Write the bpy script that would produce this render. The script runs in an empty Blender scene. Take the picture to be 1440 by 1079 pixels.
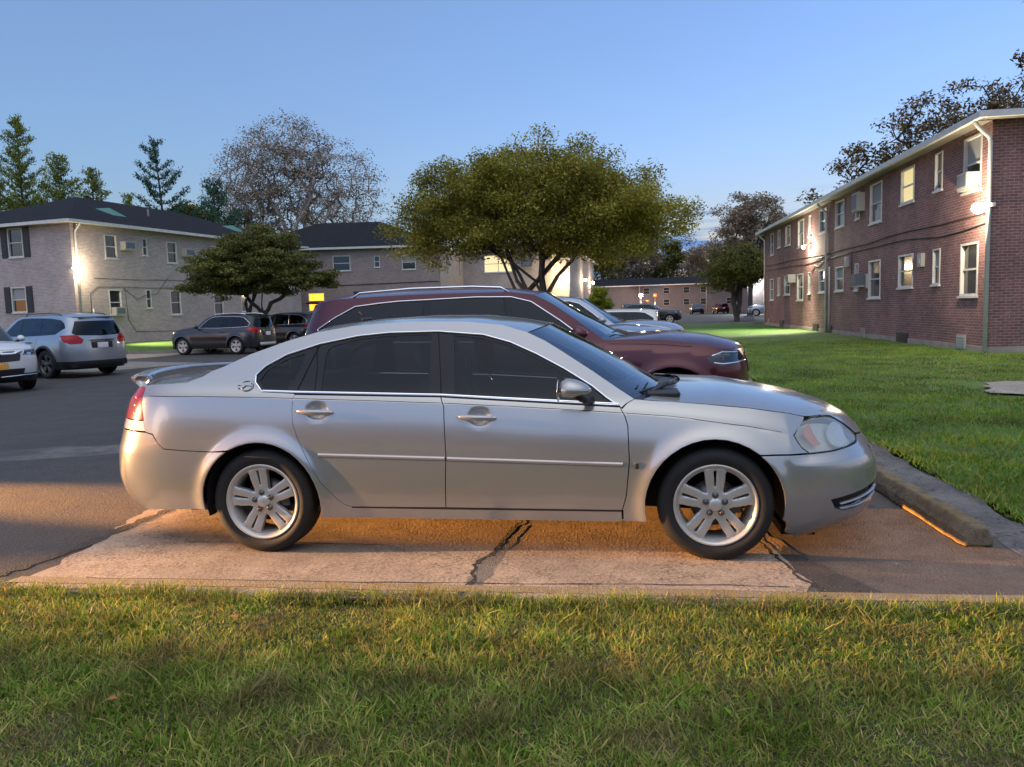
GQ=1.0
def QG(n): return int(n*GQ)
import bpy, math, random
import numpy as np
from mathutils import Vector, Matrix
from mathutils.geometry import delaunay_2d_cdt
sc=bpy.context.scene; COL=sc.collection
rad=math.radians
# ---------------- camera ----------------
def cam_setup():
    yaw,pitch,roll=rad(7.6),rad(-5.5),0.030
    f=Vector((-math.sin(yaw)*math.cos(pitch),math.cos(yaw)*math.cos(pitch),math.sin(pitch)))
    r=Vector((math.cos(yaw),math.sin(yaw),0)); u=r.cross(f)
    r2=r*math.cos(roll)-u*math.sin(roll); u2=u*math.cos(roll)+r*math.sin(roll)
    cd=bpy.data.cameras.new('camera'); co=bpy.data.objects.new('camera',cd); COL.objects.link(co)
    M=Matrix((r2,u2,-f)).transposed().to_4x4(); M.translation=(0,0,1.5); co.matrix_world=M
    cd.sensor_width=36; cd.lens=27; cd.clip_start=0.05; cd.clip_end=3000; sc.camera=co
cam_setup()
# ---------------- world ----------------
SUN_EL,SUN_AZ=0.0,225.0     # sun just above the horizon behind the camera
w=bpy.data.worlds.new('World'); sc.world=w; w.use_nodes=True
nt=w.node_tree; bg=nt.nodes['Background']; sky=nt.nodes.new('ShaderNodeTexSky')
sky.sky_type='NISHITA'; sky.sun_disc=False; sky.sun_elevation=rad(SUN_EL); sky.sun_rotation=rad(SUN_AZ)
sky.altitude=0; sky.air_density=1.0; sky.dust_density=0.3; sky.ozone_density=4.0
tcw=nt.nodes.new('ShaderNodeTexCoord'); sxz=nt.nodes.new('ShaderNodeSeparateXYZ'); nt.links.new(tcw.outputs['Generated'],sxz.inputs[0])
def wn(op,a,b=None):
    n=nt.nodes.new('ShaderNodeMath'); n.operation=op; n.use_clamp=False
    for i,v in enumerate((a,b)):
        if v is None: continue
        if isinstance(v,(int,float)): n.inputs[i].default_value=v
        else: nt.links.new(v,n.inputs[i])
    return n.outputs[0]
hz=wn('POWER',wn('SUBTRACT',1.0,wn('ABSOLUTE',sxz.outputs[2])),5.0)
side=wn('ADD',wn('MULTIPLY',sxz.outputs[0],.55),.55)      # the western afterglow reaches further up on the right
mixA=nt.nodes.new('ShaderNodeMixRGB'); mixA.blend_type='ADD'; mixA.inputs[0].default_value=1; nso=nt.nodes.new('ShaderNodeTexNoise'); nso.inputs['Scale'].default_value=1.3; nso.inputs['Detail'].default_value=5; mps=nt.nodes.new('ShaderNodeMapping'); mps.inputs['Scale'].default_value=(1,1,3.5); nt.links.new(tcw.outputs['Generated'],mps.inputs[0]); nt.links.new(mps.outputs[0],nso.inputs[0])
mrs=nt.nodes.new('ShaderNodeMapRange'); mrs.inputs[1].default_value=.3; mrs.inputs[2].default_value=.7; mrs.inputs[3].default_value=.93; mrs.inputs[4].default_value=1.07; nt.links.new(nso.outputs[0],mrs.inputs[0])
mxs=nt.nodes.new('ShaderNodeVectorMath'); mxs.operation='SCALE'; nt.links.new(sky.outputs[0],mxs.inputs[0]); nt.links.new(mrs.outputs[0],mxs.inputs['Scale'])
nt.links.new(mxs.outputs[0],mixA.inputs[1]); mixA.inputs[2].default_value=(.100,.112,.072,1)
mixB=nt.nodes.new('ShaderNodeMixRGB'); mixB.blend_type='ADD'; nt.links.new(wn('MULTIPLY',hz,side),mixB.inputs[0]); nt.links.new(mixA.outputs[0],mixB.inputs[1]); mixB.inputs[2].default_value=(.34,.38,.52,1)
# broad pale glow added high behind the viewpoint to lift the ambient light
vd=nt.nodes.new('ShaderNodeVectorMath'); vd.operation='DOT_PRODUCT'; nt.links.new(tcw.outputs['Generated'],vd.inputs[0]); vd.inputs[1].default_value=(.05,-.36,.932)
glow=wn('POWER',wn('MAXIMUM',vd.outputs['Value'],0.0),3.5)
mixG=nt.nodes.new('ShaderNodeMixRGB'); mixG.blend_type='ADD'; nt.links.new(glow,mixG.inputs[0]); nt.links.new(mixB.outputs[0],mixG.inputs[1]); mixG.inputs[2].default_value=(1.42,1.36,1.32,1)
mpw=nt.nodes.new('ShaderNodeMapping'); mpw.inputs['Scale'].default_value=(3,3,42); nt.links.new(tcw.outputs['Generated'],mpw.inputs[0])
now=nt.nodes.new('ShaderNodeTexNoise'); now.inputs['Scale'].default_value=2.2; now.inputs['Detail'].default_value=6; nt.links.new(mpw.outputs[0],now.inputs[0])
cl=nt.nodes.new('ShaderNodeMapRange'); cl.inputs[1].default_value=.50; cl.inputs[2].default_value=.62; nt.links.new(now.outputs[0],cl.inputs[0])
bd=nt.nodes.new('ShaderNodeMapRange'); bd.inputs[1].default_value=.14; bd.inputs[2].default_value=.08; nt.links.new(sxz.outputs[2],bd.inputs[0])
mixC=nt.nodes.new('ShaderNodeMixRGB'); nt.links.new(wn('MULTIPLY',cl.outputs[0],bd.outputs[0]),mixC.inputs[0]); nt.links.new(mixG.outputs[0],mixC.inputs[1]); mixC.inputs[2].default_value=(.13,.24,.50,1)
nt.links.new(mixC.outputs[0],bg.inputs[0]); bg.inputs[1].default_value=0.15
def sun():
    l=bpy.data.lights.new('sun','SUN'); l.energy=0.01; l.angle=rad(12); l.color=(1,.75,.55)
    o=bpy.data.objects.new('sun',l); COL.objects.link(o)
    az=rad(SUN_AZ); d=Vector((math.sin(az)*math.cos(rad(8)),math.cos(az)*math.cos(rad(8)),math.sin(rad(8))))
    o.rotation_euler=d.to_track_quat('Z','Y').to_euler()
sun()
sc.view_settings.view_transform='Standard'; sc.view_settings.look='None'; sc.view_settings.gamma=1
sc.view_settings.exposure=3.2
def spot(name,loc,to,e,col,size,blend,rad_=.08):
    l=bpy.data.lights.new(name,'SPOT'); l.energy=e; l.color=col; l.spot_size=rad(size); l.spot_blend=blend; l.shadow_soft_size=rad_
    o=bpy.data.objects.new(name,l); COL.objects.link(o); o.location=loc
    o.rotation_euler=(Vector(to)-Vector(loc)).to_track_quat('-Z','Y').to_euler(); return o
def point(name,loc,e,col,r=.1,parent=None):
    l=bpy.data.lights.new(name,'POINT'); l.energy=e; l.color=col; l.shadow_soft_size=r
    o=bpy.data.objects.new(name,l); COL.objects.link(o); o.location=loc; o.parent=parent; return o
spot('low_lamp_beam',(-16,4.35,.95),(0,5.55,.20),1300,(1,.55,.25),17,.5,.06)
spot('drive_lamp_beam',(-26,8.3,1.25),(.4,5.25,.0),44000,(1,.42,.085),4.0,.8,.06)
spot('pole_lamp_beam',(-15,3.3,2.6),(-.6,4.0,0),4200,(1,.50,.18),9,.7,.10)
# ---------------- helpers ----------------
def tag(o,label=None,cat=None,group=None,kind=None):
    if label:o['label']=label
    if cat:o['category']=cat
    if group:o['group']=group
    if kind:o['kind']=kind
    return o
def empty(name,loc=(0,0,0),rz=0,label=None,cat=None,group=None,parent=None):
    o=bpy.data.objects.new(name,None); COL.objects.link(o); o.location=loc; o.rotation_euler=(0,0,rz); o.empty_display_size=.2
    o.parent=parent
    return tag(o,label,cat,group)
def mesh_obj(name,V,F,mat=None,parent=None,smooth=False,N=None,uv=None,mi=None):
    me=bpy.data.meshes.new(name); V=np.asarray(V,dtype=np.float64).reshape(-1,3)
    me.from_pydata(V.tolist(),[],F if isinstance(F,list) else F.tolist())
    mats=mat if isinstance(mat,(list,tuple)) else [mat]
    for m in mats:
        if m: me.materials.append(m)
    if mi is not None: me.polygons.foreach_set('material_index',np.asarray(mi,dtype=np.int32))
    if smooth is True: me.polygons.foreach_set('use_smooth',[True]*len(me.polygons))
    elif smooth is not False and smooth is not None: me.polygons.foreach_set('use_smooth',np.asarray(smooth,dtype=bool))
    if uv is not None:
        l=me.uv_layers.new(name='UVMap'); l.data.foreach_set('uv',np.asarray(uv,dtype=np.float32).ravel())
    me.update()
    if N is not None: me.normals_split_custom_set_from_vertices(np.asarray(N,dtype=np.float32).tolist())
    o=bpy.data.objects.new(name,me); COL.objects.link(o); o.parent=parent; return o
class MB:
    def __init__(s): s.V=[]; s.F=[]; s.S=[]
    def add(s,V,F,smooth=False):
        b=len(s.V); s.V+= [tuple(v) for v in V]; s.F+=[tuple(i+b for i in f) for f in F]; s.S+=[smooth]*len(F); return s
    def box(s,x0,y0,z0,x1,y1,z1,M=None):
        P=[(x0,y0,z0),(x1,y0,z0),(x1,y1,z0),(x0,y1,z0),(x0,y0,z1),(x1,y0,z1),(x1,y1,z1),(x0,y1,z1)]
        if M is not None: P=[tuple(M@Vector(p)) for p in P]
        return s.add(P,[(0,3,2,1),(4,5,6,7),(0,1,5,4),(1,2,6,5),(2,3,7,6),(3,0,4,7)])
    def bbox(s,x0,y0,z0,x1,y1,z1,b=.02,M=None,rx=None):
        # box with chamfered (8-gon) edges: rounded section lofted
        cx,cy,cz=(x0+x1)/2,(y0+y1)/2,(z0+z1)/2; hx,hy,hz=(x1-x0)/2,(y1-y0)/2,(z1-z0)/2
        n=4; P=[];F=[]
        rings=[(-1,b),(-1+1e-9,0)]
        zs=[]; 
        for k in range(4): a=math.pi/2*k/3; zs.append((-hz+b-b*math.cos(a),b-b*math.sin(a)))
        zs=zs+[(-z,i) for z,i in reversed(zs)]
        ring=[]
        for q,(sx,sy) in enumerate([(1,1),(-1,1),(-1,-1),(1,-1)]):
            for k in range(n): a=math.pi/2*(q+k/(n-1)); ring.append((sx*(hx-b),sy*(hy-b),math.cos(a),math.sin(a)))
        m=len(ring)
        for z,i in zs:
            for (ax,ay,ca,sa) in ring: P.append((cx+ax+ca*(b-i),cy+ay+sa*(b-i),cz+z))
        for r in range(len(zs)-1):
            for k in range(m): F.append((r*m+k,r*m+(k+1)%m,(r+1)*m+(k+1)%m,(r+1)*m+k))
        F.append(tuple(range(m-1,-1,-1))); F.append(tuple((len(zs)-1)*m+k for k in range(m)))
        if M is not None: P=[tuple(M@Vector(p)) for p in P]
        return s.add(P,F,True)
    def tube(s,pts,r,n=6,caps=True):
        pts=[Vector(p) for p in pts]; R=r if hasattr(r,'__len__') else [r]*len(pts)
        V=[];F=[]; up=None
        for i,p in enumerate(pts):
            t=(pts[min(i+1,len(pts)-1)]-pts[max(i-1,0)]).normalized()
            if up is None: up=t.orthogonal().normalized()
            up=(up-t*up.dot(t)); up=up.normalized() if up.length>1e-6 else t.orthogonal().normalized()
            b=t.cross(up)
            for k in range(n):
                a=2*math.pi*k/n; V.append(p+(up*math.cos(a)+b*math.sin(a))*R[i])
        for i in range(len(pts)-1):
            for k in range(n): F.append((i*n+k,i*n+(k+1)%n,(i+1)*n+(k+1)%n,(i+1)*n+k))
        if caps: F.append(tuple(range(n-1,-1,-1))); F.append(tuple((len(pts)-1)*n+k for k in range(n)))
        return s.add(V,F,True)
    def lathe(s,prof,c=(0,0,0),axis='z',n=32,caps=False):
        V=[];F=[]
        for (r,h) in prof:
            for k in range(n):
                a=2*math.pi*k/n; x,y=r*math.cos(a),r*math.sin(a)
                p=(x,y,h) if axis=='z' else ((x,h,y) if axis=='y' else (h,x,y))
                V.append((p[0]+c[0],p[1]+c[1],p[2]+c[2]))
        for i in range(len(prof)-1):
            for k in range(n): F.append((i*n+k,i*n+(k+1)%n,(i+1)*n+(k+1)%n,(i+1)*n+k))
        if caps: F.append(tuple(range(n))); F.append(tuple((len(prof)-1)*n+k for k in range(n)))
        return s.add(V,F,True)
    def build(s,name,mat,parent=None): return mesh_obj(name,s.V,s.F,mat,parent,smooth=s.S) if s.V else None
# ---------------- materials ----------------
def newmat(name):
    m=bpy.data.materials.new(name); m.use_nodes=True; return m,m.node_tree,m.node_tree.nodes['Principled BSDF']
def P(name,col,rough=.5,metal=0,coat=0,emis=None,es=0,spec=None,noise=0,nscale=5,bump=0,bscale=80,trans=0):
    m,t,b=newmat(name); L=t.links.new
    b.inputs['Base Color'].default_value=(*col,1); b.inputs['Roughness'].default_value=rough; b.inputs['Metallic'].default_value=metal
    if coat: b.inputs['Coat Weight'].default_value=coat; b.inputs['Coat Roughness'].default_value=.04
    if spec is not None: b.inputs['Specular IOR Level'].default_value=spec
    if emis: b.inputs['Emission Color'].default_value=(*emis,1); b.inputs['Emission Strength'].default_value=es
    if trans: b.inputs['Transmission Weight'].default_value=trans
    if noise or bump:
        tc=t.nodes.new('ShaderNodeTexCoord')
    if noise:
        n=t.nodes.new('ShaderNodeTexNoise'); n.inputs['Scale'].default_value=nscale; n.inputs['Detail'].default_value=6; L(tc.outputs['Object'],n.inputs[0])
        r=t.nodes.new('ShaderNodeMapRange'); r.inputs[1].default_value=.3; r.inputs[2].default_value=.7; r.inputs[3].default_value=1-noise; r.inputs[4].default_value=1+noise; L(n.outputs[0],r.inputs[0])
        h=t.nodes.new('ShaderNodeHueSaturation'); h.inputs['Color'].default_value=(*col,1); L(r.outputs[0],h.inputs['Value']); L(h.outputs[0],b.inputs['Base Color'])
        r2=t.nodes.new('ShaderNodeMapRange'); r2.inputs[3].default_value=max(0,rough-.12); r2.inputs[4].default_value=min(1,rough+.12); L(n.outputs[0],r2.inputs[0]); L(r2.outputs[0],b.inputs['Roughness'])
    if bump:
        n=t.nodes.new('ShaderNodeTexNoise'); n.inputs['Scale'].default_value=bscale; n.inputs['Detail'].default_value=5; L(tc.outputs['Object'],n.inputs[0])
        bu=t.nodes.new('ShaderNodeBump'); bu.inputs['Strength'].default_value=bump; bu.inputs['Distance'].default_value=.01; L(n.outputs[0],bu.inputs['Height']); L(bu.outputs[0],b.inputs['Normal'])
    return m
def paint(name,col,metal=.55,rough=.32,coat=.8):
    m,t,b=newmat(name); L=t.links.new
    b.inputs['Base Color'].default_value=(*col,1); b.inputs['Metallic'].default_value=metal; b.inputs['Roughness'].default_value=rough
    b.inputs['Coat Weight'].default_value=coat; b.inputs['Coat Roughness'].default_value=.03
    tc=t.nodes.new('ShaderNodeTexCoord'); n=t.nodes.new('ShaderNodeTexNoise'); n.inputs['Scale'].default_value=1200; L(tc.outputs['Object'],n.inputs[0])
    bu=t.nodes.new('ShaderNodeBump'); bu.inputs['Strength'].default_value=.05; bu.inputs['Distance'].default_value=.001; L(n.outputs[0],bu.inputs['Height']); L(bu.outputs[0],b.inputs['Normal'])
    # road dust: rougher, uneven film
    d=t.nodes.new('ShaderNodeTexNoise'); d.inputs['Scale'].default_value=3; d.inputs['Detail'].default_value=8; L(tc.outputs['Object'],d.inputs[0])
    r=t.nodes.new('ShaderNodeMapRange'); r.inputs[1].default_value=.35; r.inputs[2].default_value=.7; r.inputs[3].default_value=.015; r.inputs[4].default_value=.09; L(d.outputs[0],r.inputs[0]); L(r.outputs[0],b.inputs['Coat Roughness'])
    return m
def glass(name,tint,refl=.08,rough=.0):
    m,t,b=newmat(name); L=t.links.new; t.nodes.remove(b); out=t.nodes['Material Output']
    tr=t.nodes.new('ShaderNodeBsdfTransparent'); tr.inputs[0].default_value=(*tint,1)
    gl=t.nodes.new('ShaderNodeBsdfGlossy'); gl.inputs['Roughness'].default_value=rough; gl.inputs[0].default_value=(.9,.95,1,1)
    fr=t.nodes.new('ShaderNodeLayerWeight'); fr.inputs[0].default_value=.5
    pw=t.nodes.new('ShaderNodeMath'); pw.operation='POWER'; pw.inputs[1].default_value=4.2; L(fr.outputs['Facing'],pw.inputs[0])
    ma=t.nodes.new('ShaderNodeMapRange'); ma.inputs[3].default_value=refl; ma.inputs[4].default_value=.9; L(pw.outputs[0],ma.inputs[0])
    mx=t.nodes.new('ShaderNodeMixShader'); L(ma.outputs[0],mx.inputs[0]); L(tr.outputs[0],mx.inputs[1]); L(gl.outputs[0],mx.inputs[2]); L(mx.outputs[0],out.inputs[0])
    return m
def leafmat(name,cols,rough=.6,tl=.25):
    m,t,b=newmat(name); L=t.links.new; b.inputs['Roughness'].default_value=rough; b.inputs['Specular IOR Level'].default_value=.2
    g=t.nodes.new('ShaderNodeNewGeometry'); cr=t.nodes.new('ShaderNodeValToRGB'); L(g.outputs['Random Per Island'],cr.inputs[0])
    e=cr.color_ramp.elements; n=len(cols)
    for i,c in enumerate(cols):
        if i<2: x=e[i]; x.position=i/(n-1)
        else: x=e.new(i/(n-1))
        x.color=(*c,1)
    tc=t.nodes.new('ShaderNodeTexCoord'); no=t.nodes.new('ShaderNodeTexNoise'); no.inputs['Scale'].default_value=.5 if tl>0 else 1.2; no.inputs['Detail'].default_value=3; L(tc.outputs['Object'],no.inputs[0])
    r=t.nodes.new('ShaderNodeMapRange'); r.inputs[1].default_value=.3; r.inputs[2].default_value=.7; r.inputs[3].default_value=.65; r.inputs[4].default_value=1.35; L(no.outputs[0],r.inputs[0])
    h=t.nodes.new('ShaderNodeHueSaturation'); L(cr.outputs[0],h.inputs['Color']); L(r.outputs[0],h.inputs['Value']); L(h.outputs[0],b.inputs['Base Color'])
    if tl>0:
        tr=t.nodes.new('ShaderNodeBsdfTranslucent'); L(h.outputs[0],tr.inputs[0]); mx=t.nodes.new('ShaderNodeMixShader'); mx.inputs[0].default_value=tl
        L(b.outputs[0],mx.inputs[1]); L(tr.outputs[0],mx.inputs[2]); L(mx.outputs[0],t.nodes['Material Output'].inputs[0])
    return m
def brickmat(name,c1,c2,mortar,scale=1,patch=.2,worn=.15):
    m,t,b=newmat(name); L=t.links.new; b.inputs['Roughness'].default_value=.85
    uv=t.nodes.new('ShaderNodeUVMap'); br=t.nodes.new('ShaderNodeTexBrick'); L(uv.outputs[0],br.inputs['Vector'])
    br.inputs['Color1'].default_value=(*c1,1); br.inputs['Color2'].default_value=(*c2,1); br.inputs['Mortar'].default_value=(*mortar,1)
    br.inputs['Scale'].default_value=1; br.inputs['Mortar Size'].default_value=.008; br.inputs['Brick Width'].default_value=.215*scale; br.inputs['Row Height'].default_value=.075*scale; br.inputs['Mortar Smooth'].default_value=.3
    tc=t.nodes.new('ShaderNodeTexCoord'); no=t.nodes.new('ShaderNodeTexNoise'); no.inputs['Scale'].default_value=.7; no.inputs['Detail'].default_value=8; no.inputs['Roughness'].default_value=.65; L(tc.outputs['Object'],no.inputs[0])
    r=t.nodes.new('ShaderNodeMapRange'); r.inputs[1].default_value=.3; r.inputs[2].default_value=.7; r.inputs[3].default_value=1-patch; r.inputs[4].default_value=1+patch; L(no.outputs[0],r.inputs[0])
    n2=t.nodes.new('ShaderNodeTexNoise'); n2.inputs['Scale'].default_value=14; n2.inputs['Detail'].default_value=5
    mp=t.nodes.new('ShaderNodeMapping'); mp.inputs['Scale'].default_value=(.35,1,1); L(uv.outputs[0],mp.inputs[0]); L(mp.outputs[0],n2.inputs[0])
    r2=t.nodes.new('ShaderNodeMapRange'); r2.inputs[1].default_value=.58; r2.inputs[2].default_value=.72; r2.inputs[3].default_value=0; r2.inputs[4].default_value=worn*2; L(n2.outputs[0],r2.inputs[0])
    h=t.nodes.new('ShaderNodeHueSaturation'); L(br.outputs[0],h.inputs['Color']); L(r.outputs[0],h.inputs['Value'])
    mx=t.nodes.new('ShaderNodeMixRGB'); L(r2.outputs[0],mx.inputs[0]); L(h.outputs[0],mx.inputs[1]); mx.inputs[2].default_value=(*[min(1,v*1.25) for v in mortar],1); L(mx.outputs[0],b.inputs['Base Color'])
    bu=t.nodes.new('ShaderNodeBump'); bu.inputs['Strength'].default_value=.6; bu.inputs['Distance'].default_value=.01; bu.invert=True; L(br.outputs['Fac'],bu.inputs['Height']); L(bu.outputs[0],b.inputs['Normal'])
    return m
def groundmat(name,base,var,spk,spscale=180,big=.4,bump=.5,rough=.85,stain=None,bigscale=.35):
    m,t,b=newmat(name); L=t.links.new; b.inputs['Specular IOR Level'].default_value=.35
    tc=t.nodes.new('ShaderNodeTexCoord'); o=tc.outputs['Object']
    def noise(s,d=6,r=.6):
        n=t.nodes.new('ShaderNodeTexNoise'); n.inputs['Scale'].default_value=s; n.inputs['Detail'].default_value=d; n.inputs['Roughness'].default_value=r; L(o,n.inputs[0]); return n.outputs[0]
    def rng(x,a,c,lo,hi):
        r=t.nodes.new('ShaderNodeMapRange'); r.inputs[1].default_value=a; r.inputs[2].default_value=c; r.inputs[3].default_value=lo; r.inputs[4].default_value=hi; L(x,r.inputs[0]); return r.outputs[0]
    def mix(f,a,c):
        x=t.nodes.new('ShaderNodeMixRGB'); L(f,x.inputs[0])
        for i,v in ((1,a),(2,c)):
            if isinstance(v,tuple): x.inputs[i].default_value=(*v,1)
            else: L(v,x.inputs[i])
        return x.outputs[0]
    vo=t.nodes.new('ShaderNodeTexVoronoi'); vo.inputs['Scale'].default_value=spscale; L(o,vo.inputs[0])
    sp=t.nodes.new('ShaderNodeSeparateColor'); L(vo.outputs['Color'],sp.inputs[0])
    c=mix(rng(sp.outputs[0],.2,1,0,1),base,spk)
    c=mix(rng(noise(bigscale*6,8,.7),.42,.62,0,.7),c,var)
    c=mix(rng(noise(bigscale,5,.6),.45,.6,0,big),c,stain or var)
    fine=t.nodes.new('ShaderNodeHueSaturation'); L(c,fine.inputs['Color']); L(rng(noise(60,4,.8),.3,.7,.7,1.3),fine.inputs['Value']); L(fine.outputs[0],b.inputs['Base Color'])
    L(rng(noise(2),.3,.7,rough-.12,rough+.1),b.inputs['Roughness'])
    bu=t.nodes.new('ShaderNodeBump'); bu.inputs['Strength'].default_value=bump; bu.inputs['Distance'].default_value=.006
    ad=t.nodes.new('ShaderNodeMath'); ad.operation='ADD'; L(vo.outputs['Distance'],ad.inputs[0]); L(noise(40,6,.7),ad.inputs[1]); L(ad.outputs[0],bu.inputs['Height']); L(bu.outputs[0],b.inputs['Normal'])
    return m
M={}
M['white']=P('white_trim',(.50,.49,.46),.55,noise=.1,nscale=4)
M['asphalt']=groundmat('asphalt',(.032,.032,.034),(.048,.047,.046),(.085,.078,.07),80,.6,.28,stain=(.022,.022,.024),bigscale=.22)
M['concrete']=groundmat('concrete',(.33,.255,.185),(.39,.31,.23),(.13,.10,.08),70,.6,.14,stain=(.19,.15,.115),bigscale=.8)
M['oldconc']=groundmat('old_concrete',(.20,.19,.17),(.13,.12,.105),(.25,.23,.2),90,.5,.5,bigscale=1.5)
M['gravel']=groundmat('gravel',(.09,.085,.085),(.16,.15,.145),(.05,.05,.05),45,.4,1.0)
M['soil']=groundmat('lawn_soil',(.035,.045,.014),(.075,.06,.028),(.02,.026,.01),60,.5,.6,bigscale=.5)
M['farlawn']=groundmat('lawn_turf',(.038,.10,.010),(.055,.12,.012),(.025,.06,.006),60,.5,.8,bigscale=.3)
M['dark']=P('black_plastic',(.012,.012,.014),.5)
M['black']=P('black_rubber_liner',(.006,.006,.007),.9)
M['rubber']=P('tyre_rubber',(.0045,.0045,.005),.72,bump=.3,bscale=200,noise=.3,nscale=8)
M['alloy']=P('alloy_wheel',(.46,.45,.42),.38,.5,noise=.08,nscale=10)
M['darkalloy']=P('dark_alloy',(.08,.08,.09),.3,.7)
M['chrome']=P('chrome',(.75,.76,.78),.10,1)
M['nut']=P('steel_nut',(.12,.115,.11),.35,.9)
M['alloy2']=P('alloy_cap',(.5,.5,.49),.38,.6)
M['red']=P('red_lens',(.30,.001,.006),.22,coat=.25,spec=.25)
M['redsub']=P('red_lens_reflector',(.7,.02,.02),.2,coat=1)
M['clear']=P('clear_lens_white',(.62,.6,.56),.15,coat=1)
M['haze']=None
M['wsglass']=glass('windscreen_glass',(.50,.58,.58),.10)
M['tint']=glass('tinted_glass',(.22,.28,.30),.022)
M['privacy']=glass('privacy_glass',(.05,.06,.07),.03)
M['pane']=P('window_pane',(.02,.025,.03),.08,0,spec=.8)
M['seat']=P('seat_fabric',(.10,.105,.11),.9)
M['dash']=P('dash_plastic',(.03,.03,.032),.6)
M['roof']=P('roof_shingle',(.014,.015,.019),.95,spec=.15,noise=.35,nscale=3,bump=.8,bscale=25)
M['teal']=P('teal_copper',(.05,.16,.14),.7)
M['bark']=P('bark',(.045,.038,.032),.95,noise=.4,nscale=6,bump=.6,bscale=12)
M['barklight']=P('pale_bark',(.36,.32,.28),.95,noise=.35,nscale=3)
M['cable']=P('black_cable',(.02,.02,.02),.7)
M['amber']=P('amber_reflector',(.55,.12,.03),.3)
M['yellowpaint']=P('worn_yellow_paint',(.30,.17,.035),.8,noise=.5,nscale=12)
# ---------------- car engine ----------------
def pchip(pts):
    p=sorted(pts); x=np.array([a for a,b in p],float); y=np.array([b for a,b in p],float)
    h=np.diff(x); d=np.diff(y)/h; n=len(x); m=np.zeros(n)
    for i in range(1,n-1):
        if d[i-1]*d[i]>0:
            w1=2*h[i]+h[i-1]; w2=h[i]+2*h[i-1]; m[i]=(w1+w2)/(w1/d[i-1]+w2/d[i])
    m[0]=d[0]; m[-1]=d[-1]
    def f(t):
        t=np.asarray(t,float); tc=np.clip(t,x[0],x[-1]); i=np.clip(np.searchsorted(x,tc)-1,0,n-2)
        u=(tc-x[i])/h[i]; u2=u*u;u3=u2*u
        return (2*u3-3*u2+1)*y[i]+(u3-2*u2+u)*h[i]*m[i]+(-2*u3+3*u2)*y[i+1]+(u3-u2)*h[i]*m[i+1]
    return f
def catmull(pts,k=6):
    P_=[np.array(p,float) for p in pts]; out=[]
    for i in range(len(P_)-1):
        p0=P_[max(i-1,0)];p1=P_[i];p2=P_[i+1];p3=P_[min(i+2,len(P_)-1)]
        for j in range(k):
            t=j/k; out.append(.5*((2*p1)+(-p0+p2)*t+(2*p0-5*p1+4*p2-p3)*t*t+(-p0+3*p1-3*p2+p3)*t**3))
    out.append(P_[-1]); return [tuple(map(float,p)) for p in out]
def inpoly(px,py,poly):
    c=np.zeros(px.shape,bool); n=len(poly)
    for i in range(n):
        x1,y1=poly[i]; x2,y2=poly[(i+1)%n]
        if y1==y2: continue
        k=((y1>py)!=(y2>py))&(px<(x2-x1)*(py-y1)/(y2-y1)+x1); c^=k
    return c
def densify(poly,d):
    out=[]
    for i in range(len(poly)):
        a=np.array(poly[i]);b=np.array(poly[(i+1)%len(poly)]); n=max(1,int(np.ceil(np.linalg.norm(b-a)/d)))
        for k in range(n): out.append(tuple(a+(b-a)*k/n))
    return out
def cdt_region(outer,holes,sp,extra=None):
    loops=[densify(l,sp) for l in [outer]+holes]
    pts=[];edges=[]
    for l in loops:
        b=len(pts); pts+=l; edges+=[(b+i,b+(i+1)%len(l)) for i in range(len(l))]
    o=np.array(loops[0]); x0,y0=o.min(0);x1,y1=o.max(0)
    gx,gy=np.meshgrid(np.arange(x0+sp*.5,x1,sp),np.arange(y0+sp*.43,y1,sp)); gx[1::2]+=sp*.5; gx=gx.ravel();gy=gy.ravel()
    m=inpoly(gx,gy,loops[0])
    for h in loops[1:]: m&=~inpoly(gx,gy,h)
    gx=gx[m];gy=gy[m]
    B=np.array(pts)
    if extra is not None:
        ex,ey=extra; me_=inpoly(ex,ey,loops[0])
        for h in loops[1:]: me_&=~inpoly(ex,ey,h)
        ex,ey=ex[me_],ey[me_]
        if len(ex):
            kk=np.ones(len(gx),bool)
            for i in range(0,len(ex),200): kk&=((gx[:,None]-ex[None,i:i+200])**2+(gy[:,None]-ey[None,i:i+200])**2).min(1)>(sp*.4)**2
            gx=np.r_[gx[kk],ex]; gy=np.r_[gy[kk],ey]
    if len(gx):
        keep=np.ones(len(gx),bool)
        for i in range(0,len(B),200):
            dd=(gx[:,None]-B[None,i:i+200,0])**2+(gy[:,None]-B[None,i:i+200,1])**2; keep&=dd.min(1)>(sp*.3)**2
        gx=gx[keep];gy=gy[keep]
    allp=[Vector(p) for p in pts]+[Vector((float(a),float(b))) for a,b in zip(gx,gy)]
    v,e,f,_,_,_=delaunay_2d_cdt(allp,edges,[],0,1e-6)
    V=np.array([tuple(p) for p in v]); T=np.array([t for t in f if len(t)==3],dtype=int)
    c=V[T].mean(1); m=inpoly(c[:,0],c[:,1],loops[0])
    for h in loops[1:]: m&=~inpoly(c[:,0],c[:,1],h)
    T=T[m]
    a=V[T[:,1]]-V[T[:,0]]; b=V[T[:,2]]-V[T[:,0]]; ar=a[:,0]*b[:,1]-a[:,1]*b[:,0]
    T=T[np.abs(ar)>1e-10]; ar=ar[np.abs(ar)>1e-10]; T[ar<0]=T[ar<0][:,::-1]
    return V,T
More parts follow.
